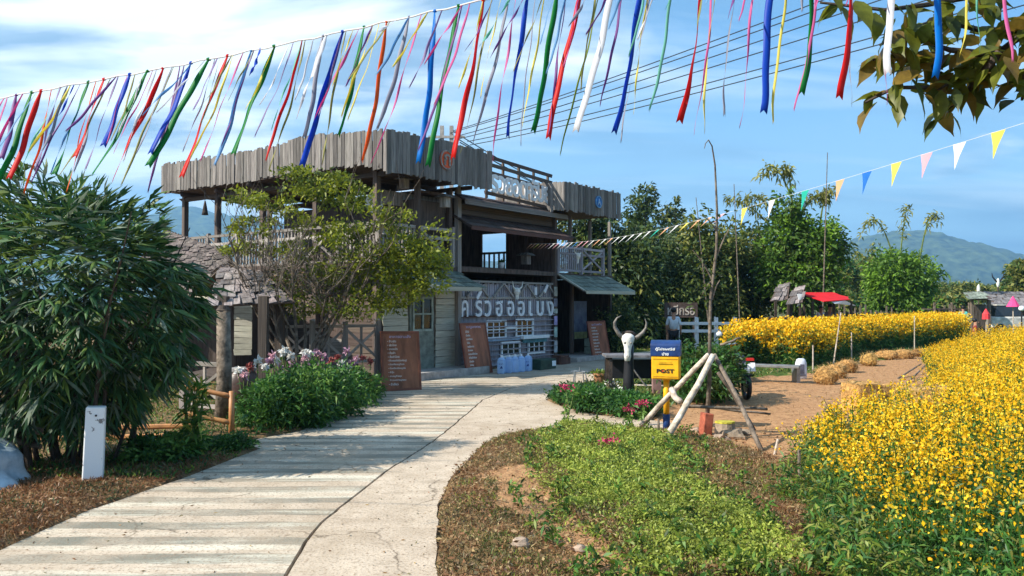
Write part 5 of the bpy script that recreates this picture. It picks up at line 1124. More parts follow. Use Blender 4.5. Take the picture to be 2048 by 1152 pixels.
# rounded navy lid: arched profile
b = MB(); pr = []; n_ = 12
for k in range(n_ + 1): a = math.pi * k / n_; pr.append((math.cos(a) * (dpt / 2 + .012), (z2_ - z1_) * .45 + math.sin(a) ** .7 * (z2_ - z1_) * .55))
pr = [(dpt / 2 + .012, 0)] + pr + [(-dpt / 2 - .012, 0)]
vs = [PB + UP * z1_ + rotz @ Vector((sx * (bw / 2 + .012), y_, z_)) for sx in (-1, 1) for y_, z_ in pr]; m_ = len(pr)
b.add(vs, [tuple(range(m_))[::-1], tuple(range(m_, 2 * m_))] + [(i, (i + 1) % m_, m_ + (i + 1) % m_, m_ + i) for i in range(m_)]); b.build('lid', m_pblue, t, bevel=.004)
fc = cb0 + fd * (dpt / 2 + .003)
b = MB(); b.box(fc - UP * .0 , (bw - .03, .006, z1_ - z0_ - .03), rotz); b.build('door_panel', m_pyel, t, bevel=.002)
b = MB(); b.box(fc + UP * .065, (.17, .014, .035), rotz); b.box(fc + UP * .055 + fd * .008, (.19, .01, .008), rotz); b.build('letter_slot', mat('dark yellow slot', (.62, .34, .01), .5), t)
b = MB(); b.box(fc + UP * .118, (bw - .05, .012, .010), rotz); b.box(fc - UP * .125, (bw - .05, .012, .010), rotz); b.build('trim', mat('ochre trim', (.45, .22, .01), .5), t)
put_text('lettering', 'POST', m_black, t, fc - UP * .045 + fd * .006, xd, fd, .24, .055, .004, .03)
b = MB(); 
for dx in (-.0,): b.tube([fc + xd * -.035 - UP * .045 + fd * .011, fc + xd * -.035 - UP * .045 + fd * .014], .012, 10)
b.build('red_dot', m_red, t)
lf = PB + UP * (z1_ + .04) + fd * (dpt / 2 + .017)
put_text('script_lettering', 'ตู้ไปรษณีย์', m_cap, t, lf + UP * .055, xd, fd, .27, .05, .003, .02); put_text('lettering', 'ปาย', m_cap, t, lf - UP * .008, xd, fd, .09, .045, .003, .02)
b = MB(); b.lathe(PB + UP * (z0_ - .02), [(.06, 0), (.075, .02)], 12); b.build('collar', m_pyel, t)

# ------------------------------------------------------------------ slender young tree held by a tripod of poles
A0 = Vector((gp(1420, 10.9).x, 10.9, 0)); ap = P(1419, 716, 10.6)
t = thing('propped_young_tree', A0, 'slender bare young tree with drooping tip, held upright by poles', 'tree')
b = MB(); pts = [P(1412, 840, 10.9), P(1419, 760, 10.8), ap, P(1421, 600, 10.8), P(1433, 500, 10.8), P(1434, 420, 10.8), P(1430, 330, 10.8), P(1424, 292, 10.8), P(1417, 280, 10.7), P(1411, 287, 10.6), P(1409, 297, 10.6)]
pts[0].z = 0; b.tube(pts, [.032, .028, .025, .022, .019, .016, .012, .009, .007, .006, .004], 8); b.build('trunk', m_bark, t, smooth=True)
b = MB()
for (q, e) in (((1424, 560), (1385, 500)), ((1424, 600), (1440, 560)), ((1430, 520), (1470, 440)), ((1425, 560), (1400, 600)), ((1432, 460), (1400, 430))): a, c = P(*q, 10.8), P(*e, 10.8); b.tube([a, a.lerp(c, .5) + UP * .05, c], [.012, .009, .004], 5)
b.build('twigs', m_bark, t)
pa = np.array([tuple(P(u + random.uniform(-22, 22), v + random.uniform(-20, 20), 10.8)) for u, v in ((1390, 505), (1400, 430), (1468, 442), (1400, 600), (1440, 560), (1430, 440), (1405, 560), (1385, 540)) for _ in range(26)])
quad_mesh('leaves', leaf_quads(pa, rdir(len(pa), -.1), .085, .035, .2), rng.integers(0, 2, len(pa)), [lg['yelC'], lg['yelB']], t, kind='stuff')
def pole(p, q, r0, r1, label, m_=m_pipe, bend=.03):
    b = MB(); p, q = Vector(p), Vector(q); n_ = 7; pts = []
    off = (q - p).cross(UP).normalized() * bend
    for k in range(n_): tt_ = k / (n_ - 1); pts.append(p.lerp(q, tt_) + off * math.sin(tt_ * 3.14) + Vector((random.uniform(-.006, .006), 0, random.uniform(-.006, .006))))
    b.tube(pts, [r0 + (r1 - r0) * k / (n_ - 1) for k in range(n_)], 8); o = b.build('support_pole', m_, org=(min(p, q, key=lambda w: w.z).x, min(p, q, key=lambda w: w.z).y, 0), smooth=True); return props(o, label, 'pole', 'poles propping the young tree')
pole(G(1277, 858), ap + Vector((-.02, -.06, .05)), .040, .034, 'pale prop leaning left, its foot left of the post box')
pole(G(1322, 892), ap + Vector((.02, -.12, .05)), .046, .038, 'thick pale prop whose foot stands nearest, in front of the post box pole')
pole(G(1524, 905), ap + Vector((.06, .0, .04)), .032, .028, 'brownish prop leaning right towards the flower field', m_bark)
pole(P(1436, 745, 10.95), P(1510, 862, 11.2), .026, .022, 'second thinner brownish prop on the right side', m_bark)
pole(P(1344, 778, 10.5), P(1362, 805, 10.3), .042, .040, 'short stubby pale crosspiece tied between the two left props')
pole(P(1362, 812, 10.4), P(1535, 818, 10.4), .022, .018, 'long horizontal dark stick tied across the props', m_bark)
pole(P(1420, 815, 10.9), P(1540, 828, 10.9), .018, .014, 'thin lower stick behind the long crosspiece', m_bark)
pole(P(1440, 690, 10.7), P(1480, 676, 10.7), .016, .014, 'short stick tied above the joint of the props', m_bark)
for i, (u, vb, vt, l) in enumerate(((1317, 885, 838, 'short thin stake just left of the post box pole'), (1548, 912, 878, 'short leaning greenish stake at the end of the red path'), (1600, 990, 900, 'thin dry stalk standing in the weeds'))):
    g = G(u, vb); q = P(u + [0, 8, -2][i], vt, g.y); b = MB(); b.tube([Vector((g.x, g.y, -.02)), q], [.018, .015], 7); o = b.build('stake', [m_bark, m_pipe, m_bark][i], org=(g.x, g.y, 0)); props(o, l, 'stake')
# stones, brick and stump at its foot
for i, (u, v, r_, m_, l) in enumerate(((1468, 880, .15, m_stone, 'larger pale stone right of the yellow-topped stump'), (1440, 888, .11, m_stone, 'pale stone at the foot of the yellow-topped stump'), (1392, 868, .08, m_stone, 'small pale stone left of the red brick'), (1490, 872, .09, m_stone, 'small stone rightmost of the group under the props'), (1040, 1110, .07, m_stone, 'buff stone low in the foreground dry grass'), (1160, 1120, .05, m_stone, 'flat stone on the bare soil at the bottom'))):
    g = G(u, v); b = MB(); b.blob((g.x, g.y, float(gz(g.x, g.y)) + r_ * .25), (r_, r_ * .85, r_ * .6), 2, .25, i * 3); o = b.build('stone', m_, org=(g.x, g.y, 0)); props(o, l, 'stone')
g = G(1412, 872); b = MB(); b.box(g + UP * .15, (.13, .16, .32), Matrix.Rotation(.2, 3, 'Z') @ Matrix.Rotation(.12, 3, 'Y')); o = b.build('brick_block', m_redtile, org=g, bevel=.012); props(o, 'upright red brick block at the foot of the young tree', 'brick')
g = G(1450, 876); t = thing('tree_stump', g, 'short tree stump with bright yellow top under the props', 'stump'); b = MB(); b.lathe(g, [(.15, -.02), (.13, .08), (.12, .20)], 12, 1.1, .9); b.build('stump_body', m_stone, t); b = MB(); b.lathe(g + UP * .2, [(.125, .0), (.12, .022)], 12, 1.1, .9); b.build('stump_top', mat('yellow moss', (.48, .42, .05), .8, .2, 20), t)

# ------------------------------------------------------------------ buffalo skull on a dark post, cart table, pots
K0 = G(1257, 800); YK = K0.y; t = thing('skull_post', K0, 'dark carved post crowned by a white buffalo skull with long horns', 'statue')
def kp(u, v, dy=0): return P(u, v, YK + dy)
b = MB(); b.tube([K0, kp(1257, 760), kp(1258, 715), kp(1257, 690)], [.13, .10, .085, .10], 10); b.build('post', m_black, t, smooth=True)
c = kp(1256, 700, -.12); b = MB(); secs = [(722, .050), (712, .065), (704, .058), (694, .07), (684, .105), (676, .125), (671, .105), (667, .05)]
vs = []; fs = []
for v, rr_ in secs:
    q = kp(1255.5 + (700 - v) * .03, v, -.14 + (.02 if v > 690 else .05))
    for k in range(12): a = 2 * math.pi * k / 12; vs.append(q + Vector((math.cos(a) * rr_, math.sin(a) * rr_ * .75, 0)))
for i in range(len(secs) - 1):
    for k in range(12): fs.append((i * 12 + k, i * 12 + (k + 1) % 12, i * 12 + 12 + (k + 1) % 12, i * 12 + 12 + k))
fs += [tuple(range(12))[::-1], tuple(range((len(secs) - 1) * 12, len(secs) * 12))]; b.add(vs, fs); sk = b.build('skull', m_bone, t, smooth=True)
for sx in (-1, 1):
    b = MB(); b.blob(kp(1256 + sx * 6, 686, -.21), (.021, .014, .024), 2, .05, 2); b.build('eye_socket', m_horn, sk, smooth=True)
    b = MB(); b.blob(kp(1256 + sx * 2.2, 713, -.19), (.011, .012, .022), 1, .05, 2); b.build('nostril', m_horn, sk, smooth=True)
hl = [(1248, 679), (1238, 668), (1230, 655), (1229, 645), (1234, 636), (1243, 631)]; hr = [(1264, 679), (1277, 673), (1286, 665), (1292, 656), (1293, 646), (1290, 638)]
for hh in (hl, hr):
    b = MB(); b.tube([kp(u, v, -.06 - .02 * i) for i, (u, v) in enumerate(hh)], [.042, .040, .033, .025, .016, .005], 9); b.build('horn', m_horn, t, smooth=True)
b = MB(); b.blob(kp(1257, 668, -.02), (.12, .1, .07), 2, .2, 7); b.build('crown_tuft', m_dbark, t, smooth=True)
# dark low cart table behind
t = thing('cart_table', G(1275, 778), 'low dark wooden cart table behind the buffalo skull post', 'table')
g = G(1268, 778); xx = MB(); zt = P(1270, 712, g.y).z; xx.box(g + Vector((.15, .2, zt)), (1.5, .75, .05)); xx.build('table_top', mat('grey table top', (.20, .19, .20), .5), t)
for sx in (-.5, .8):
    for sy in (-.1, .5): xx = MB(); xx.box(g + Vector((sx, sy, zt / 2)), (.07, .07, zt)); xx.build('leg', m_dbark, t)
xx = MB(); xx.box(g + Vector((.15, .5, zt * .55)), (1.4, .04, zt * .6)); xx.build('back_board', m_black, t)
b = MB(); b.tube([g + Vector((-.25, -.35, .12)), g + Vector((.75, -.38, .10))], .018, 7); b.build('crossbar', m_pipe, t); b = MB(); b.tube([g + Vector((-.2, -.36, .62)), g + Vector((.25, -.42, .0))], .016, 7); b.build('slanting_bar', m_horn, t)
xx = MB(); xx.box(g + Vector((.45, -.05, zt * .45)), (.16, .12, .3)); o = xx.build('control_box', mat('grey box', (.20, .18, .18), .6), t)
g = G(1313, 790); xx = MB(); xx.box(g + UP * .2, (.16, .16, .42)); o = xx.build('brick_pillar', mat('dull mauve brick', (.26, .15, .14), .85, .2, 8), org=g); props(o, 'short mauve brick pillar just left of the post box', 'pillar')
def pot(u, v, r_, h, label, leafn, m_=m_clay, lm_=lg['yelB'], fl=None, ls=.09):
    g = G(u, v); t = thing('potted_plant', g, label, 'potted plant', 'pots by the road')
    b = MB(); b.lathe(g, [(r_ * .7, 0), (r_ * .95, h * .8), (r_ * 1.08, h * .82), (r_ * 1.08, h), (r_ * .9, h)], 16); b.build('pot', m_, t, smooth=False)
    Pn = np.array(tuple(g + UP * h))[None] + rng.normal(size=(leafn, 3)) * np.array([r_ * .7, r_ * .7, .03]); quad_mesh('foliage', leaf_quads(Pn, rdir(leafn, .5), ls, ls * .45, .2), rng.integers(0, 2, leafn), [lm_, fl or lg['grnC']], t)
pot(1200, 768, .15, .24, 'round clay pot with yellow-green plant at the road edge', 160)
pot(1222, 778, .1, .12, 'small pale pot with cream flowers left of the skull post', 120, m_stone, lg['grnA'], petal[1], .06)
pot(1238, 792, .09, .1, 'lower pale pot with white blooms at the foot of the skull post', 120, m_stone, lg['grnA'], petal[1], .06)
g = G(1160, 768); t = thing('metal_stand', g, 'small blue-grey metal stand at the edge of the road', 'stand'); b = MB()
for dx, dy in ((-.15, 0), (.15, 0), (-.1, .2), (.1, .2)): b = MB(); b.tube([g + Vector((dx, dy, 0)), g + Vector((dx * .8, dy, .28))], .013, 6); b.build('leg', m_metal, t)
b = MB(); b.tube([g + Vector((-.2, .05, .27)), g + Vector((.2, .05, .27))], .014, 6); b.tube([g + Vector((-.12, .2, .27)), g + Vector((.12, -.02, .27))], .014, 6); b.build('top_bars', m_metal, t)
b = MB(); b.tube([g + Vector((0, .05, .27)), g + Vector((0, .05, .36))], .012, 6); b.build('pin', m_metal, t)

# ------------------------------------------------------------------ bench, milk-can bag, scooter, straw bales
Y = 18.2; p0, p1 = P(1478, 728, Y), P(1600, 735, Y - .6); t = thing('bench', ((p0.x + p1.x) / 2, Y, 0), 'long low grey bench in front of the far flower strip', 'bench')
b = MB(); b.bar(p0, p1, .05, .38, up=(0, 0, 1)) if False else b.box((p0 + p1) / 2, ((p1 - p0).length, .38, .05), Matrix.Rotation(math.atan2(p1.y - p0.y, p1.x - p0.x), 3, 'Z')); b.build('seat', mat('grey bench wood', (.20, .20, .20), .7), t, bevel=.006)
for u in (1492, 1592): q = P(u, 732, Y - .3); b = MB(); b.box((q.x, q.y, q.z / 2), (.08, .32, q.z)); b.build('leg', m_metal, t)
g = G(1602, 760); t = thing('printed_sack', g, 'white sack with dark picture print standing at the end of the grey bench', 'sack'); b = MB(); b.lathe(g, [(.11, 0), (.14, .08), (.135, .38), (.10, .48), (.06, .5)], 12, 1, .6); b.build('sack_body', mat('white sack', (.62, .64, .72), .6, .15, 5), t, smooth=True)
b = MB(); b.box(g + Vector((0, -.088, .26)), (.10, .01, .22), None); b.box(g + Vector((0.01, -.088, .12)), (.14, .01, .04), None); b.build('print', mat('grey print', (.12, .12, .17), .6), t)
g = G(1495, 800); t = thing('scooter', g, 'black motor scooter parked facing away under the shrub, with white number plate', 'scooter')
b = MB()
for dy in (0, 1.15):
    w_ = MB(); c = g + Vector((-.02 - dy * .25, dy, .25)); pts = [c + Vector((0, math.cos(a) * .21, math.sin(a) * .21)) for a in np.linspace(0, 2 * math.pi, 19)]; w_.tube(pts, .045, 7); wh = w_.build('wheel', m_black, t, smooth=True); h_ = MB(); h_.tube([c + Vector((-.03, 0, 0)), c + Vector((.03, 0, 0))], .1, 10); h_.build('rim', m_metal, wh)
b = MB(); b.blob(g + Vector((-.08, .35, .62)), (.15, .42, .17), 2, .05, 1); b.build('body', m_black, t, smooth=True)
b = MB(); b.blob(g + Vector((-.1, .4, .78)), (.14, .36, .06), 2, .03, 1); b.build('saddle', mat('saddle vinyl', (.03, .03, .03), .5), t, smooth=True)
b = MB(); b.tube([g + Vector((-.25, 1.05, .35)), g + Vector((-.23, .95, .98))], .05, 8); b.build('steering_column', m_black, t); b = MB(); b.tube([g + Vector((-.52, .9, 1.0)), g + Vector((-.23, .95, .96)), g + Vector((.06, .9, 1.0))], .018, 7); b.build('handlebar', m_metal, t)
b = MB(); b.blob(g + Vector((-.27, .95, 1.18)), (.06, .02, .05), 2, 0, 1); b.build('mirror', m_cap, t, smooth=True)
b = MB(); b.box(g + Vector((0, -.16, .62)), (.19, .02, .16), Matrix.Rotation(-.25, 3, 'X')); b.build('number_plate', m_cap, t); b = MB(); b.box(g + Vector((-.02, -.06, .44)), (.12, .2, .04), Matrix.Rotation(-.5, 3, 'X')); b.build('mudguard', m_black, t); b = MB(); b.box(g + Vector((0, -.14, .76)), (.16, .03, .05)); b.build('tail_light', m_red, t)
def bale(u, v, r_, label, L=.5, box=False, rot=0.0, hgt=None):
    g = G(u, v); b = MB(); gzv = float(gz(g.x, g.y)) * .5
    if box:
        M = Matrix.Rotation(rot, 3, 'Z'); vs = []; nx, ny, nz_ = 9, 5, 5; bm = bmesh.new(); bmesh.ops.create_cube(bm, size=1); bmesh.ops.subdivide_edges(bm, edges=bm.edges, cuts=6, use_grid_fill=True)
        for q in bm.verts: w = Vector((q.co.x * L, q.co.y * r_ * 2, (q.co.z + .5) * hgt)); w += w.normalized() * .05 * (mnoise.noise(w * 7 + Vector((u, 0, 0)))); vs.append(M @ w + g + UP * (gzv - .02))
        b.add(vs, [tuple(x.index for x in f.verts) for f in bm.faces]); bm.free()
    else: b.blob(g + UP * (r_ * .8 + gzv), (L / 2, r_, r_ * .95), 3, .14, u)
    t = thing('straw_bale', (g.x, g.y, 0), label, 'straw bale', 'straw bales along the dirt path'); o = b.build('bale_body', m_straw, t)
    k = 420; A = np.array([list(q) for q in b.v]); idx = rng.integers(0, len(A), k); c = A.mean(0); D = unit(unit(A[idx] - c) * .5 + rng.normal(size=(k, 3)) * .7)
    quad_mesh('loose_straw', leaf_quads(A[idx], D, rng.uniform(.05, .13, k), .01, .1), rng.integers(0, 2, k), [lg['dryC'], m_straw], t, kind='stuff')
bale(1652, 770, .22, 'ragged straw bale nearest the white printed sack', .5); bale(1672, 758, .20, 'straw bale right behind the one by the white sack', .5); bale(1694, 746, .19, 'third straw bale along the near side of the far flower strip', .55); bale(1738, 733, .22, 'short round straw bale standing a little apart from its row', .42)
bale(1772, 720, .17, 'low straw bale in the shadow of the far flower strip', .7); bale(1808, 718, .17, 'low straw bale, second of the shaded pair by the path', .7); bale(1840, 714, .16, 'last and farthest straw bale at the bend of the path', .7)
bale(1735, 826, .26, 'square straw bale with sunlit top between the flower clumps', .62, True, .15, .50); bale(1840, 856, .26, 'long sunlit straw bale deeper among the yellow flowers', .70, True, -.35, .56)
g = G(1450, 858)
for i, (a, b_) in enumerate((((1795, 760), (1842, 748)), ((1815, 768), (1850, 752)))):
    p, q = G(*a), G(*b_); b = MB(); b.tube([p + UP * .03, q + UP * .25], .02, 6); o = b.build('dry_stick', m_bark, org=p); props(o, ['longer', 'shorter'][i] + ' dry stick leaning on the flowers at the far side of the path', 'stick')
# thin poles standing in the flower strip
for i, (u, vb, vt, tilt) in enumerate(((1626, 745, 690, 0), (1666, 735, 625, 16), (1703, 722, 665, 0), (1829, 706, 632, 0))):
    g = G(u, vb); q = P(u + tilt, vt, g.y); b = MB(); b.tube([g, q], [.022, .016], 6); o = b.build('field_pole', m_pipe, org=g); props(o, ['shortest pale pole in the flower strip, nearest the white sack', 'leaning pale pole in the far flower strip', 'pale pole between the leaning one and the farthest one', 'rightmost pale pole in the far flower strip'][i], 'pole', 'poles in the flower strip')

# ------------------------------------------------------------------ sign, rails, stall, people, distant huts
Y = 29; c = P(1362, 620, Y); t = thing('wooden_sign', (c.x, Y, 0), 'dark brown board with pale Thai lettering above the white rails', 'sign')
w_, h_ = 66 / F * Y, 30 / F * Y; b = MB(); b.box(c, (w_, .05, h_)); b.build('board', mat('sign board brown', (.09, .06, .05), .7), t)
for sx in (-.4, .4): b = MB(); b.box((c.x + sx * w_, Y + .05, c.z / 2), (.07, .07, c.z + .1)); b.build('post', m_dbark, t)
put_text('lettering', 'หมีกรอ', mat('cream sign paint', (.55, .47, .40), .8), t, (c.x, Y - .03, c.z), (1, 0, 0), (0, -1, 0), w_ * .82, h_ * .68, .01, .012)
Y = 27.5; t = thing('white_rail_fence', gp(1355, Y), 'white wooden rails behind the shrub by the post box', 'fence')
for u in (1355, 1393, 1432, 1470): q = P(u, 640, Y); plank('post', t, (q.x, Y, 0), (q.x, Y, q.z + .12), .12, .12, m_lwhite, up=(0, 1, 0))
for a, b_ in ((1355, 1393), (1393, 1432), (1432, 1470)):
    for v in (647, 662): plank('rail', t, P(a, v, Y - .08), P(b_, v, Y - .08), .03, .09, m_lwhite, up=(0, 1, 0)) if False else plank('rail', t, P(a, v, Y - .08), P(b_, v, Y - .08), .10, .03, m_lwhite, up=(0, 1, 0))
def person(u, vfoot, Y, hgt, label, shirt, legs, facing=0.0, arms='down', sit=False):
    x0 = (u - 1024) / F * Y; base = Vector((x0, Y, 0)); t = thing('person', base, label, 'person'); k = hgt / 1.7; Rz = Matrix.Rotation(facing, 3, 'Z')
    J = {'pel': (0, 0, .92), 'chest': (0, 0, 1.25), 'neck': (0, 0, 1.43), 'head': (0, -.02, 1.52), 'crn': (0, -.01, 1.66)}
    for s_, n_ in ((-1, 'l'), (1, 'r')):
        J.update({'hip' + n_: (s_ * .09, 0, .86), 'kn' + n_: (s_ * .11, -.03, .48), 'an' + n_: (s_ * .12, .02, .08), 'to' + n_: (s_ * .13, -.12, .03), 'sh' + n_: (s_ * .17, 0, 1.37), 'el' + n_: (s_ * .24, .03, 1.10), 'wr' + n_: (s_ * (.24 if arms == 'down' else .1), -.05 if arms == 'down' else -.24, .86 if arms == 'down' else 1.15), 'ha' + n_: (s_ * (.24 if arms == 'down' else .06), -.08 if arms == 'down' else -.30, .78 if arms == 'down' else 1.2)})
    if sit:
        for s_, n_ in ((-1, 'l'), (1, 'r')): J['kn' + n_] = (s_ * .14, -.42, .88); J['an' + n_] = (s_ * .14, -.4, .46); J['to' + n_] = (s_ * .14, -.52, .42)
        J = {q: (a, b_, c - .42) for q, (a, b_, c) in J.items()}
    rad = {'pel': .13, 'chest': .14, 'neck': .055, 'head': .095, 'crn': .075}
    for n_ in 'lr': rad.update({'hip' + n_: .09, 'kn' + n_: .06, 'an' + n_: .04, 'to' + n_: .035, 'sh' + n_: .055, 'el' + n_: .042, 'wr' + n_: .03, 'ha' + n_: .035})
    E = [('pel', 'chest'), ('chest', 'neck'), ('neck', 'head'), ('head', 'crn')]
    for n_ in 'lr': E += [('pel', 'hip' + n_), ('hip' + n_, 'kn' + n_), ('kn' + n_, 'an' + n_), ('an' + n_, 'to' + n_), ('chest', 'sh' + n_), ('sh' + n_, 'el' + n_), ('el' + n_, 'wr' + n_), ('wr' + n_, 'ha' + n_)]
    def skin(name, E, rs, m_):
        ks = sorted({a for e in E for a in e}, key=lambda a: a != E[0][0]); me = bpy.data.meshes.new(name); me.from_pydata([tuple(Rz @ (Vector(J[a]) * k)) for a in ks], [(ks.index(a), ks.index(b_)) for a, b_ in E], []); me.materials.append(m_)
        o = link(name, me, t); md = o.modifiers.new('skin', 'SKIN');
        for i, a in enumerate(ks): r_ = rad[a] * k * rs; me.skin_vertices[0].data[i].radius = (r_, r_)
        me.skin_vertices[0].data[0].use_root = True; md.use_smooth_shade = True; sb_ = o.modifiers.new('sub', 'SUBSURF'); sb_.levels = 1; sb_.render_levels = 1; return o
    skin('body', E, 1.0, m_skin)
    skin('shirt', [('chest', 'pel'), ('chest', 'shl'), ('chest', 'shr'), ('shl', 'ell'), ('shr', 'elr')], 1.22, shirt)
    skin('trousers', [('pel', 'hipl'), ('pel', 'hipr'), ('hipl', 'knl'), ('hipr', 'knr')], 1.2, legs)
    b = MB(); hc = base + Rz @ (Vector(J['crn']) * k); b.blob(hc + Rz @ Vector((0, .025, -.01)), (.105 * k, .11 * k, .10 * k), 2, .04, 1); b.build('hair', m_hair, t, smooth=True)
    fcx = base + Rz @ (Vector(J['head']) * k); b = MB(); b.blob(fcx + Rz @ Vector((0, -.115 * k, .03)), (.012, .02, .02), 1, 0, 0); b.build('nose', m_skin, t)
    return t
cl = lambda n_, c: mat(n_ + ' cloth', c, .85, .15, 5, 0, 0)
person(1347, 690, 26.3, 1.60, 'standing person in pale grey-white shirt and black shorts under the brown sign', cl('pale grey', (.55, .60, .66)), cl('black', (.02, .02, .025)), 2.9)
person(1641, 660, 33.5, 1.65, 'person in a white shirt at the stall under the red awning', cl('white', (.75, .75, .75)), cl('beige', (.4, .35, .3)), 0.3)
person(1660, 660, 32.5, 1.72, 'person in a grey shirt standing right of the white-shirted one at the stall', cl('grey', (.22, .22, .22)), cl('grey brown', (.25, .22, .2)), -.8, 'up')
person(1926, 645, 41, 1.6, 'person in turquoise shirt at the small pavilion in the distance', cl('turquoise', (.08, .42, .40)), cl('dark', (.05, .05, .08)), 2.5, 'up')
person(1950, 690, 26.5, 1.25, 'person in dark red top at the far corner of the flower field', cl('dark red', (.22, .03, .02)), cl('brown', (.1, .05, .04)), 1.2)
t = thing('red_awning_stall', gp(1640, 32), 'stall with red canvas awning and a white end flap', 'stall'); Y = 32
def sheet(name, pts, m_, par, th=.03):
    b = MB(); b.add(pts, [tuple(range(len(pts)))]); o = b.build(name, m_, par); so = o.modifiers.new('thick', 'SOLIDIFY'); so.thickness = th; return o
sheet('awning', [P(1592, 586, Y + 1.2), P(1668, 586, Y + 1.6), P(1700, 600, Y - .5), P(1648, 604, Y - 1.2)], m_awnred, t); sheet('awning_fold', [P(1665, 588, Y + 1.8), P(1697, 595, Y + .3), P(1694, 600, Y - .3), P(1655, 601, Y - .6)], m_awnred, t)
sheet('white_flap', [P(1662, 603, Y - .9), P(1690, 601, Y - .6), P(1711, 611, Y - .2), P(1698, 611, Y - .3), P(1668, 607, Y - .95)], m_awnwhite, t)
for u in (1600, 1625, 1668, 1702): q = P(u, 603, Y - .4); plank('post', t, (q.x, Y - .4, 0), (q.x, Y - .4, q.z), .08, .08, m_dbark, up=(0, 1, 0))
b = MB(); q = gp(1630, Y + .6); b.box((q.x, q.y, .45), (2.2, .6, .9)); b.build('counter', m_darkwood, t)
for i, (u, v, dw) in enumerate(((1596, 598, 30), (1565, 592, 34))):
    q = P(u, v, Y - .3 + i * .6); hw = dw / F * Y; t2_ = thing('thatched_stall', (q.x, q.y, 0), ['small thatched stall touching the left end of the red awning', 'thatched stall with steep gable at the left, under the dark trees'][i], 'stall')
    ra_, rb_ = P(u - dw * .25, v - 20, Y + i * .6), P(u + dw * .45, v - 27, Y + i * .6)
    gable_thatch(t2_, ra_, rb_, P(u - dw * .75, v + 12, Y + i * .6 - 1.2), P(u + dw * .3, v + 8, Y + i * .6 - 1.2), P(u - dw * .7, v + 8, Y + 1.3 + i * .6), P(u + dw * .4, v + 4, Y + 1.3 + i * .6), 4, m_leafthatch, .30)
    for du in (-14, 12): pp = P(u + du, v + 10, Y + i * .6); plank('post', t2_, (pp.x, pp.y, 0), (pp.x, pp.y, pp.z), .09, .09, m_dbark, up=(0, 1, 0))
    b = MB(); b.box((q.x, q.y + .8, .6), (hw * 1.2, .3, 1.2)); b.build('counter', m_darkwood, t2_)
q = P(1598, 606, 31); t = thing('hanging_shirt', q, 'white garment hanging from the stall roof at the left end of the red awning', 'garment'); b = MB(); b.add([q + Vector((-.08, 0, .35)), q + Vector((.12, 0, .35)), q + Vector((.04, .02, -.05)), q + Vector((-.1, 0, -.15)), q + Vector((-.02, 0, .1))], [(0, 1, 2, 3, 4)]); o = b.build('garment_cloth', m_awnwhite, t); so = o.modifiers.new('thick', 'SOLIDIFY'); so.thickness = .03
b = MB(); b.tube([q + UP * .35 + Vector((-.06, 0, 0)), q + UP * .42, q + UP * .35 + Vector((.1, 0, 0))], .01, 5); b.build('hanger', m_wire, t)
# right huts
def hut(name, label, cat, Y, r0, r1, f0, f1, b0, b1, posts, m_, rows=4, wall=None, w=.5):
    t = thing(name, (P(r0[0], 600, Y).x, Y, 0), label, cat)
    gable_thatch(t, P(*r0, Y + 2), P(*r1, Y + 2), P(*f0, Y), P(*f1, Y), P(*b0, Y + 4), P(*b1, Y + 4), rows, m_, w)
    for u in posts: pp = P(u, f0[1], Y + .3); plank('post', t, (pp.x, pp.y, 0), (pp.x, pp.y, pp.z), .12, .12, m_bark, up=(0, 1, 0))
    if wall: a, c, hz_ = wall; pa_, pc_ = P(a, 600, Y + 1.5), P(c, 600, Y + 1.5); b = MB(); b.box(((pa_.x + pc_.x) / 2, Y + 1.6, hz_ / 2), (pc_.x - pa_.x, .1, hz_)); b.build('wall', m_darkwood, t)
    return t
hut('small_pavilion', 'small open pavilion with pale sloping roof, left of the long grey hut', 'pavilion', 40, (1930, 586), (1962, 583), (1940, 600), (1984, 598), (1922, 588), (1950, 587), (1944, 1978), m_gshingle, 3, (1950, 1972, 1.7))
hut('long_grey_hut', 'long hut with a broad grey shingle roof at the right border', 'hut', 46, (1965, 584), (2110, 584), (1982, 614), (2125, 618), (1950, 600), (2100, 600), (1990, 2040, 2090), mat('grey hut shingle', (.20, .18, .18), .8, .3, 2, .3), 5, None)
t = thing('market_counter', gp(1880, 42), 'low dark market counter left of the small pavilion', 'counter'); b = MB(); q = gp(1893, 42); b.box((q.x, 42, .75), (2.0, .8, 1.0)); b.build('counter_body', mat('mauve grey counter', (.13, .12, .17), .7), t); b = MB(); b.box((q.x, 42, 1.45), (2.2, 1, .06)); b.build('counter_top', m_dbark, t)
for sx in (-.9, 0, .9): b = MB(); b.box((q.x + sx, 41.5, .9), (.08, .08, 1.8)); b.build('post', m_bark, t)
# pale pick-up truck parked at the long hut
q = gp(2014, 43); t = thing('pale_truck', q, 'pale pick-up truck parked in front of the long grey hut', 'truck')
b = MB(); b.box(q + Vector((0, 0, .75)), (2.6, 1.6, .6)); b.build('body', mat('pale truck paint', (.62, .60, .55), .4), t, bevel=.08); b = MB(); b.box(q + Vector((-.3, 0, 1.35)), (1.5, 1.4, .6), taper=.8); b.build('cab', m_glass, t, bevel=.05); b = MB(); b.box(q + Vector((-.3, 0, 1.67)), (1.25, 1.2, .06)); b.build('cab_roof', mat('pale truck paint', (.62, .60, .55), .4), t)
for sx in (-.85, .85):
    w_ = MB(); w_.tube([q + Vector((sx, -.82, .34)), q + Vector((sx, -.62, .34))], .34, 14); wh = w_.build('wheel', m_black, t); h_ = MB(); h_.tube([q + Vector((sx, -.84, .34)), q + Vector((sx, -.81, .34))], .18, 10); h_.build('rim', m_metal, wh)
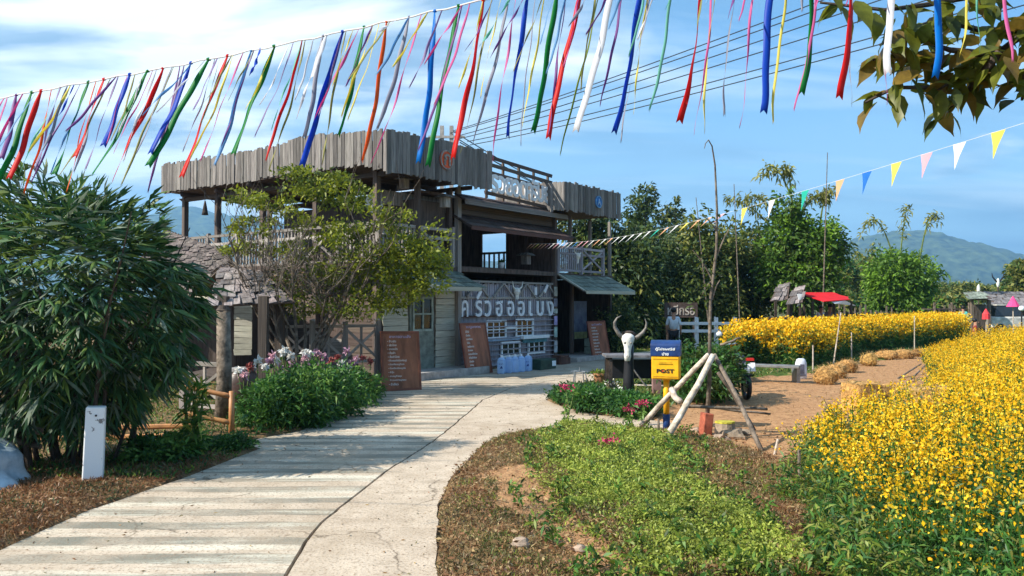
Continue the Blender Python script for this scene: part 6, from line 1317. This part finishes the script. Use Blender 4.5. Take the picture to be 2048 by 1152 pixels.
for i, (u, v, c_) in enumerate(((2026, 603, (.75, .06, .22)), (1972, 628, (.70, .05, .06)))):
    Y = 38; q = P(u, v, Y); t = thing('sunshade', (q.x, Y, 0), ['pink folded sunshade before the long grey hut', 'small red cloth shade low beside the small pavilion'][i], 'sunshade'); b = MB(); b.lathe(q, [(.30 - i * .12, -.25), (.16, .0), (.02, .25)], 8); b.build('canopy', mat('shade cloth %d' % i, c_, .7, .1), t); b = MB(); b.tube([(q.x, Y, 0), q], .025, 6); b.build('pole', m_pipe, t)
Y = 36; q = P(2043, 617, Y); t = thing('globe_lamp', (q.x, Y, 0), 'white round globe lamp on a pole at the right border', 'lamp'); b = MB(); b.blob(q, (.12, .12, .12), 3, 0, 0); b.build('globe', m_cap, t, smooth=True); b = MB(); b.tube([(q.x, Y, 0), q], .03, 6); b.build('pole', m_black, t)
for i, (u, v) in enumerate(((1957, 578), (1996, 566))):
    Y = 60; q = P(u, v, Y); t = thing('carved_finial', (q.x, Y, 0), ['small white carved bird finial above the small pavilion roof', 'white horned finial on a tall pole above the long grey hut'][i], 'finial'); b = MB(); b.blob(q, (.12, .1, .35), 2, .1, i); b.build('figure', m_bone, t); b = MB(); b.tube([(q.x, Y, 0), q], .05, 6); b.build('pole', m_dbark, t)
    if i: 
        for sx in (-1, 1): b = MB(); b.tube([q + Vector((sx * .1, 0, .1)), q + Vector((sx * .4, 0, .45)), q + Vector((sx * .45, 0, .75))], [.07, .05, .02], 6); b.build('horn', m_black, t)
# low fence of uprights at the back of the far strip
t = thing('post_fence', gp(1700, 45), 'low fence of thin uprights behind the far flower strip', 'fence')
for i in range(46): u = 1500 + i * 10.5; q = gp(u, 45); plank('post', t, q, q + UP * random.uniform(1.3, 1.75), .07, .07, m_bark, up=(0, 1, 0))
for zq in (.8, 1.25): plank('rail', t, gp(1495, 45.08) + UP * zq, gp(1980, 45.08) + UP * zq, .05, .05, m_bark, up=(0, 0, 1))

# ------------------------------------------------------------------ utility pole and cables
UPL = gp(893, 42); t = thing('utility_pole', UPL, 'utility pole with crossarm rising behind the parapet of the restaurant', 'utility pole'); zt = P(893, 252, 42).z
for dx in (-.25, .25): b = MB(); b.box(UPL + Vector((dx, 0, zt / 2)), (.2, .2, zt)); b.build('pole', m_concrete, t)
b = MB(); b.box(UPL + Vector((0, -.1, zt - .6)), (1.9, .1, .12)); b.build('crossarm', m_concrete, t)
wires = []
for i, (e0, e1) in enumerate((((905, 262), (1561, 32)), ((900, 266), (1561, 46)), ((915, 272), (1561, 68)), ((912, 279), (1561, 92)), ((935, 283), (1763, 70)), ((940, 290), (1763, 88)))):
    a = P(e0[0], e0[1], 42); k_ = (e1[1] - e0[1]) / (e1[0] - e0[0]); ue = 2500; ve = e1[1] + (k_ - .03) * (ue - e1[0]); c_ = P(ue, ve, 9.5); mid = P(e1[0], e1[1], 1 / (1 / 42 + (1 / 9.5 - 1 / 42) * (e1[0] - e0[0]) / (ue - e0[0])))
    wires.append((a, mid, c_))
wt = thing('power_cables', wires[0][0], 'bundle of six dark cables sweeping from the utility pole to the upper right', 'cables')
for a, m1, c_ in wires:
    pts = []
    for k in range(25):
        s_ = k / 24; y_ = 42 + (9.5 - 42) * s_; # quadratic through three points in world y
        ym, ya, yc = m1.y, a.y, c_.y
        la = (y_ - ym) * (y_ - yc) / ((ya - ym) * (ya - yc)); lm_ = (y_ - ya) * (y_ - yc) / ((ym - ya) * (ym - yc)); lc = (y_ - ya) * (y_ - ym) / ((yc - ya) * (yc - ym)); pts.append(a * la + m1 * lm_ + c_ * lc)
    b = MB(); b.tube(pts, [.022 - .012 * k / 24 for k in range(25)], 5); b.build('cable', m_wire, wt)
w2 = thing('service_cables', P(900, 262, 42), 'three thin cables running down from the utility pole behind the roof lettering', 'cables')
for (u0, v0, u1, v1) in ((905, 262, 1110, 365), (900, 268, 1100, 372), (920, 285, 1260, 440)):
    a, c_ = P(u0, v0, 42), P(u1 + 120, v1 + 55, 60); b = MB(); b.tube([a.lerp(c_, k / 8) - UP * (.5 * math.sin(math.pi * k / 8)) for k in range(9)], .03, 5); b.build('cable', m_wire, w2)

# ------------------------------------------------------------------ garland of ribbons overhead
def strpt(s):   # s in px along the photograph's rope
    Y = 5.6 - (s + 60) / 2100 * 2.0
    v = 196 - .2035 * s + 8 * math.sin(max(0, min(1, s / 1000)) * math.pi) - 8 * 0
    return P(s, v, Y)
rgb = dict(red=(.78, .02, .015), blue=(.01, .09, .62), green=(.01, .28, .05), white=(.85, .85, .88), gray=(.42, .42, .50), lilac=(.38, .28, .50), violet=(.28, .10, .36), pink=(.75, .16, .42), yellow=(.85, .75, .15), khaki=(.40, .38, .12), teal=(.25, .62, .48), orange=(.85, .18, .02), sky=(.22, .45, .72), cyan=(.0, .25, .75), olive=(.22, .30, .02))
rm = {}
for k_, c_ in rgb.items(): rm[k_] = mat('ribbon ' + k_, c_, .5, .05, 3, 0, 0, trans=.55, spec=.35)
rope = thing('ribbon_garland', strpt(0), 'white rope hung with long fluttering multicoloured ribbons across the sky', 'garland')
b = MB(); pts = [strpt(s_) for s_ in np.linspace(-420, 2500, 90)]; pts = [p + UP * .006 * math.sin(i * 2.3) for i, p in enumerate(pts)]; b.tube(pts, .0055, 6); b.build('rope', m_string, rope)
def ribbon(s_, ue, ve, c_, wpx, yw=-.22, ph=None):
    T = strpt(s_); Y = T.y; E_ = P(ue, ve, Y + yw); w = wpx * .74 / F * Y; rr = random.Random(int(s_ * 7 + ue)); n_ = 20; L = (E_ - T).length; d = (E_ - T).normalized(); side = Vector((1, .15, 0)); side = (side - d * side.dot(d)).normalized(); nr = side.cross(d)
    tw0, tw1 = rr.uniform(-.5, .5), rr.uniform(-1, 1) * (1.0 if wpx > 10 else 2.6); ph = rr.uniform(0, 6); vs = []; fs = []
    for i in range(n_ + 1):
        t_ = i / n_; c = T.lerp(E_, t_) + side * (.010 * L * math.sin(t_ * 5 + ph) * t_ * 1.5 + .003 * L * math.sin(t_ * 17 + ph)) + nr * (.03 * L * math.sin(t_ * 7 + ph) * t_) + Vector((0, 0, -.03 * L * math.sin(t_ * 3.14)))
        a = tw0 + tw1 * math.sin(t_ * 4 + ph) ; ww = w / 2 * (.35 + .65 * min(1, t_ * 6)) * (1 if t_ < .85 or wpx > 11 else 1 - .5 * (t_ - .85) / .15)
        s2_ = side * math.cos(a) + nr * math.sin(a); e = (0.0 if i < n_ else .02); vs += [c - s2_ * ww + d * e, c + nr * w * .012, c + s2_ * ww + d * e]
    for i in range(n_): k = i * 3; fs += [(k, k + 1, k + 4, k + 3), (k + 1, k + 2, k + 5, k + 4)]
    b = MB(); b.add(vs, fs); o = b.build('ribbon', rm[c_], rope, smooth=True); so = o.modifiers.new('thick', 'SOLIDIFY'); so.thickness = .0006
    if wpx >= 9:
        kb = MB(); kb.blob(T, (w * .45, w * .3, w * .35), 1, .2, int(s_) % 9); kb.build('knot', rm[c_], o)
RB = [(-40, -90, 300, 'blue', 12), (-20, -60, 350, 'green', 12), (15, -30, 310, 'pink', 6), (33, 5, 318, 'violet', 12), (64, -2, 361, 'green', 14), (83, 18, 356, 'red', 14), (104, 52, 385, 'orange', 7), (121, 68, 338, 'lilac', 9), (135, 85, 300, 'gray', 7), (149, 100, 256, 'blue', 6), (160, 60, 360, 'violet', 5), (177, 106, 346, 'green', 14), (192, 130, 380, 'orange', 5), (208, 148, 312, 'red', 14), (222, 120, 350, 'khaki', 5), (236, 168, 336, 'lilac', 8), (260, 205, 290, 'blue', 14), (271, 225, 280, 'khaki', 5), (295, 186, 349, 'green', 14), (305, 230, 300, 'pink', 4), (326, 226, 357, 'red', 12), (347, 240, 365, 'khaki', 6), (360, 300, 380, 'violet', 6), (368, 310, 330, 'lilac', 7), (382, 305, 305, 'blue', 14), (417, 294, 328, 'green', 15), (430, 370, 300, 'gray', 5), (441, 400, 250, 'khaki', 4), (455, 360, 350, 'red', 14), (467, 385, 315, 'yellow', 6), (486, 398, 318, 'pink', 6), (503, 428, 330, 'sky', 11), (508, 440, 290, 'violet', 5), (521, 500, 150, 'blue', 9), (549, 465, 303, 'green', 14), (587, 514, 270, 'lilac', 5), (604, 536, 316, 'red', 8), (611, 543, 338, 'khaki', 6), (628, 590, 200, 'white', 5), (646, 608, 276, 'gray', 12), (652, 625, 150, 'white', 12), (686, 600, 328, 'blue', 15), (692, 640, 325, 'khaki', 6), (706, 660, 180, 'yellow', 4), (729, 677, 272, 'green', 12), (745, 690, 170, 'violet', 6), (758, 700, 235, 'yellow', 5), (774, 727, 322, 'orange', 11), (792, 760, 60, 'white', 8), (819, 757, 258, 'gray', 11), (844, 742, 326, 'pink', 6), (870, 842, 322, 'cyan', 15), (918, 850, 330, 'green', 14), (926, 838, 300, 'violet', 7), (940, 873, 208, 'pink', 7), (967, 912, 310, 'red', 15), (985, 918, 306, 'khaki', 6), (1002, 960, 190, 'yellow', 4), (1018, 953, 278, 'gray', 9), (1032, 985, 316, 'pink', 7), (1056, 1015, 268, 'blue', 14), (1072, 1040, 284, 'gray', 3), (1090, 1050, 245, 'yellow', 6), (1118, 1064, 264, 'green', 15), (1137, 1091, 270, 'violet', 8), (1168, 1092, 272, 'red', 14), (1198, 1160, 175, 'khaki', 6), (1205, 1126, 302, 'olive', 5), (1230, 1160, 256, 'white', 18), (1250, 1207, 204, 'violet', 7), (1288, 1232, 264, 'blue', 15), (1304, 1260, 225, 'yellow', 5), (1312, 1238, 278, 'gray', 5), (1352, 1304, 218, 'teal', 8),
      (1411, 1367, 240, 'red', 18), (1430, 1398, 260, 'pink', 6), (1438, 1400, 262, 'yellow', 6), (1478, 1443, 226, 'gray', 10), (1518, 1475, 254, 'pink', 7), (1550, 1520, 225, 'blue', 19), (1580, 1548, 238, 'yellow', 7), (1630, 1610, 184, 'green', 15), (1648, 1599, 214, 'pink', 7), (1706, 1690, 188, 'red', 20), (1718, 1692, 210, 'gray', 4), (1785, 1781, 139, 'white', 18), (1808, 1762, 205, 'pink', 5), (1878, 1869, 154, 'cyan', 19), (1945, 1920, 110, 'yellow', 6), (1966, 1948, 105, 'teal', 6), (2006, 2013, 124, 'pink', 9), (2090, 2085, 180, 'blue', 18), (2160, 2140, 190, 'red', 18)]
for rb_ in RB: ribbon(*rb_)
rq = random.Random(99); s_ = -50
while s_ < 2100:
    lean = float(np.interp(s_, [0, 700, 1200, 2000], [75, 60, 50, 15])) * rq.uniform(.6, 1.5); ln = rq.uniform(90, 190); T0 = strpt(s_); vt_ = 605 - (T0.z - CAMH) / T0.y * F
    ribbon(s_, s_ - lean, vt_ + ln, rq.choice(['white', 'white', 'gray', 'lilac', 'khaki', 'yellow', 'pink', 'teal', 'violet', 'sky']), rq.uniform(4, 8)); s_ += rq.uniform(22, 46)

# ------------------------------------------------------------------ string of triangular pennants
PA, PBp = P(1058, 488, 22.3), P(2080, 236, 6.2); PBp2 = PBp + (PBp - PA) * .12
pn = thing('pennant_string', PA, 'string of small triangular pennants rising from the restaurant eave to the upper right', 'bunting')
def ppt(t_): p = PA.lerp(PBp, t_); y = p.y; return p - UP * (1.25 * math.sin(math.pi * min(1, t_)) * .24)
b = MB(); b.tube([ppt(k / 40) for k in range(45)], .0018, 5); b.build('string', m_string, pn)
pc = ['white', 'orange', 'yellow', 'blue', 'white', 'pink', 'white', 'green']; pm = {k_: mat('pennant ' + k_, c_, .7, .05, 3, 0, 0, trans=.35) for k_, c_ in dict(white=(.8, .8, .8), orange=(.85, .42, .22), yellow=(.85, .70, .12), blue=(.02, .16, .55), pink=(.85, .42, .48), green=(.02, .45, .33)).items()}
spec_ = [(2000, 'yellow'), (1922, 'white'), (1856, 'pink'), (1795, 'yellow'), (1736, 'blue'), (1682, 'orange'), (1612, 'green'), (1545, 'white'), (1490, 'yellow')]
def pennant(p, d, c_, ln, w, sway):
    b = MB(); a = p - d * w / 2; c = p + d * w / 2; tip = p + Vector(sway) * ln + UP * -ln; m1 = (a + tip) / 2 + Vector((0, -.012, .0)); m2 = (c + tip) / 2 + Vector((0, .012, 0))
    b.add([a, c, m1, m2, tip], [(0, 1, 3, 2), (2, 3, 4)]); b.build('pennant', pm[c_], pn)
dd = (PBp - PA).normalized()
def t_of_u(u):
    lo, hi = 0, 1.1
    for _ in range(40):
        m = (lo + hi) / 2; q = ppt(m); uu = 1024 + F * q.x / q.y; lo, hi = (m, hi) if uu < u else (lo, m)
    return lo
for u, c_ in spec_: pennant(ppt(t_of_u(u)), dd, c_, .24, .15, (-.25, -.1, 0))
t_ = .02; i = 0
while t_ < t_of_u(1450): pennant(ppt(t_), dd, pc[i % 8] if i % 3 == 2 else random.choice(['white', 'white', 'orange', 'pink']), .24, .10, (-.75, -.5, .35)); t_ += .023; i += 1

# ------------------------------------------------------------------ leafy branch hanging in at the top right
bt2 = thing('overhanging_tree', (5.2, 6.2, 0), 'tree outside the picture whose big-leaved branch hangs in at the top right', 'tree')
b = MB(); YL = 5.4; b.tube([Vector((5.6, 6.4, 0)), Vector((5.4, 6.3, 2.2)), Vector((5.1, 6.0, 3.9)), Vector((4.6, 5.8, 4.6))], [.16, .14, .11, .07], 9); b.build('trunk', m_bark, bt2)
brs = [[(2260, -120), (2100, 30), (1990, 110), (1880, 175), (1790, 175), (1730, 205)], [(2260, -120), (2100, -40), (1960, -10), (1850, 10), (1770, 20), (1640, 5)], [(2100, 30), (2050, 60), (1960, 60), (1880, 40), (1820, 60), (1760, 90)], [(2000, 105), (1960, 150), (1930, 190), (1880, 230)], [(2120, 40), (2080, 110), (2050, 150), (2044, 200)], [(1900, 165), (1850, 130), (1800, 110), (1745, 120)], [(1990, 110), (1900, 100), (1840, 80)]]
tipsL = []
for br in brs:
    pts = [P(u, v, YL + .15 * math.sin(i * 1.3 + br[0][1])) for i, (u, v) in enumerate(br)]; b = MB(); b.tube(pts, [.028 * (1 - .75 * i / (len(pts) - 1)) + .002 for i in range(len(pts))], 6); b.build('branch', m_dbark, bt2)
    for i in range(len(pts) - 1):
        for k in range(11): tipsL.append(pts[i].lerp(pts[i + 1], random.random()) + Vector((random.uniform(-.05, .05), random.uniform(-.15, .15), random.uniform(-.05, .05))))
lmb = []
for m_ in (lg['big'], lg['bigB'], lg['bigC']):
    vs = [(0, 0, 0), (-.20, .03, .14), (.20, .03, .14), (0, .01, .18), (-.30, .05, .38), (.30, .05, .38), (0, 0, .42), (-.20, 0, .66), (.20, 0, .66), (0, -.04, .70), (-.05, -.10, .88), (.05, -.10, .88), (0, -.18, 1.05)]
    fs = [(0, 3, 1), (0, 2, 3), (1, 3, 6, 4), (3, 2, 5, 6), (4, 6, 9, 7), (6, 5, 8, 9), (7, 9, 10), (9, 8, 11), (9, 11, 10), (10, 11, 12)]
    me = bpy.data.meshes.new('leaf'); me.from_pydata(vs, [], fs); me.materials.append(m_); me.polygons.foreach_set('use_smooth', [True] * len(fs)); lmb.append(me)
for p in tipsL:
    uu = 1024 + F * p.x / p.y
    if uu < 2150:
        dv = Vector((random.uniform(-.8, .5), random.uniform(-.5, .3), random.uniform(-1, .15))); L = random.uniform(.15, .26); place_leaf(random.choice(lmb[:1] * 4 + lmb[1:2] * 2 + lmb[2:]), p, dv, L, L * .8, bt2, random.uniform(-1, 1))
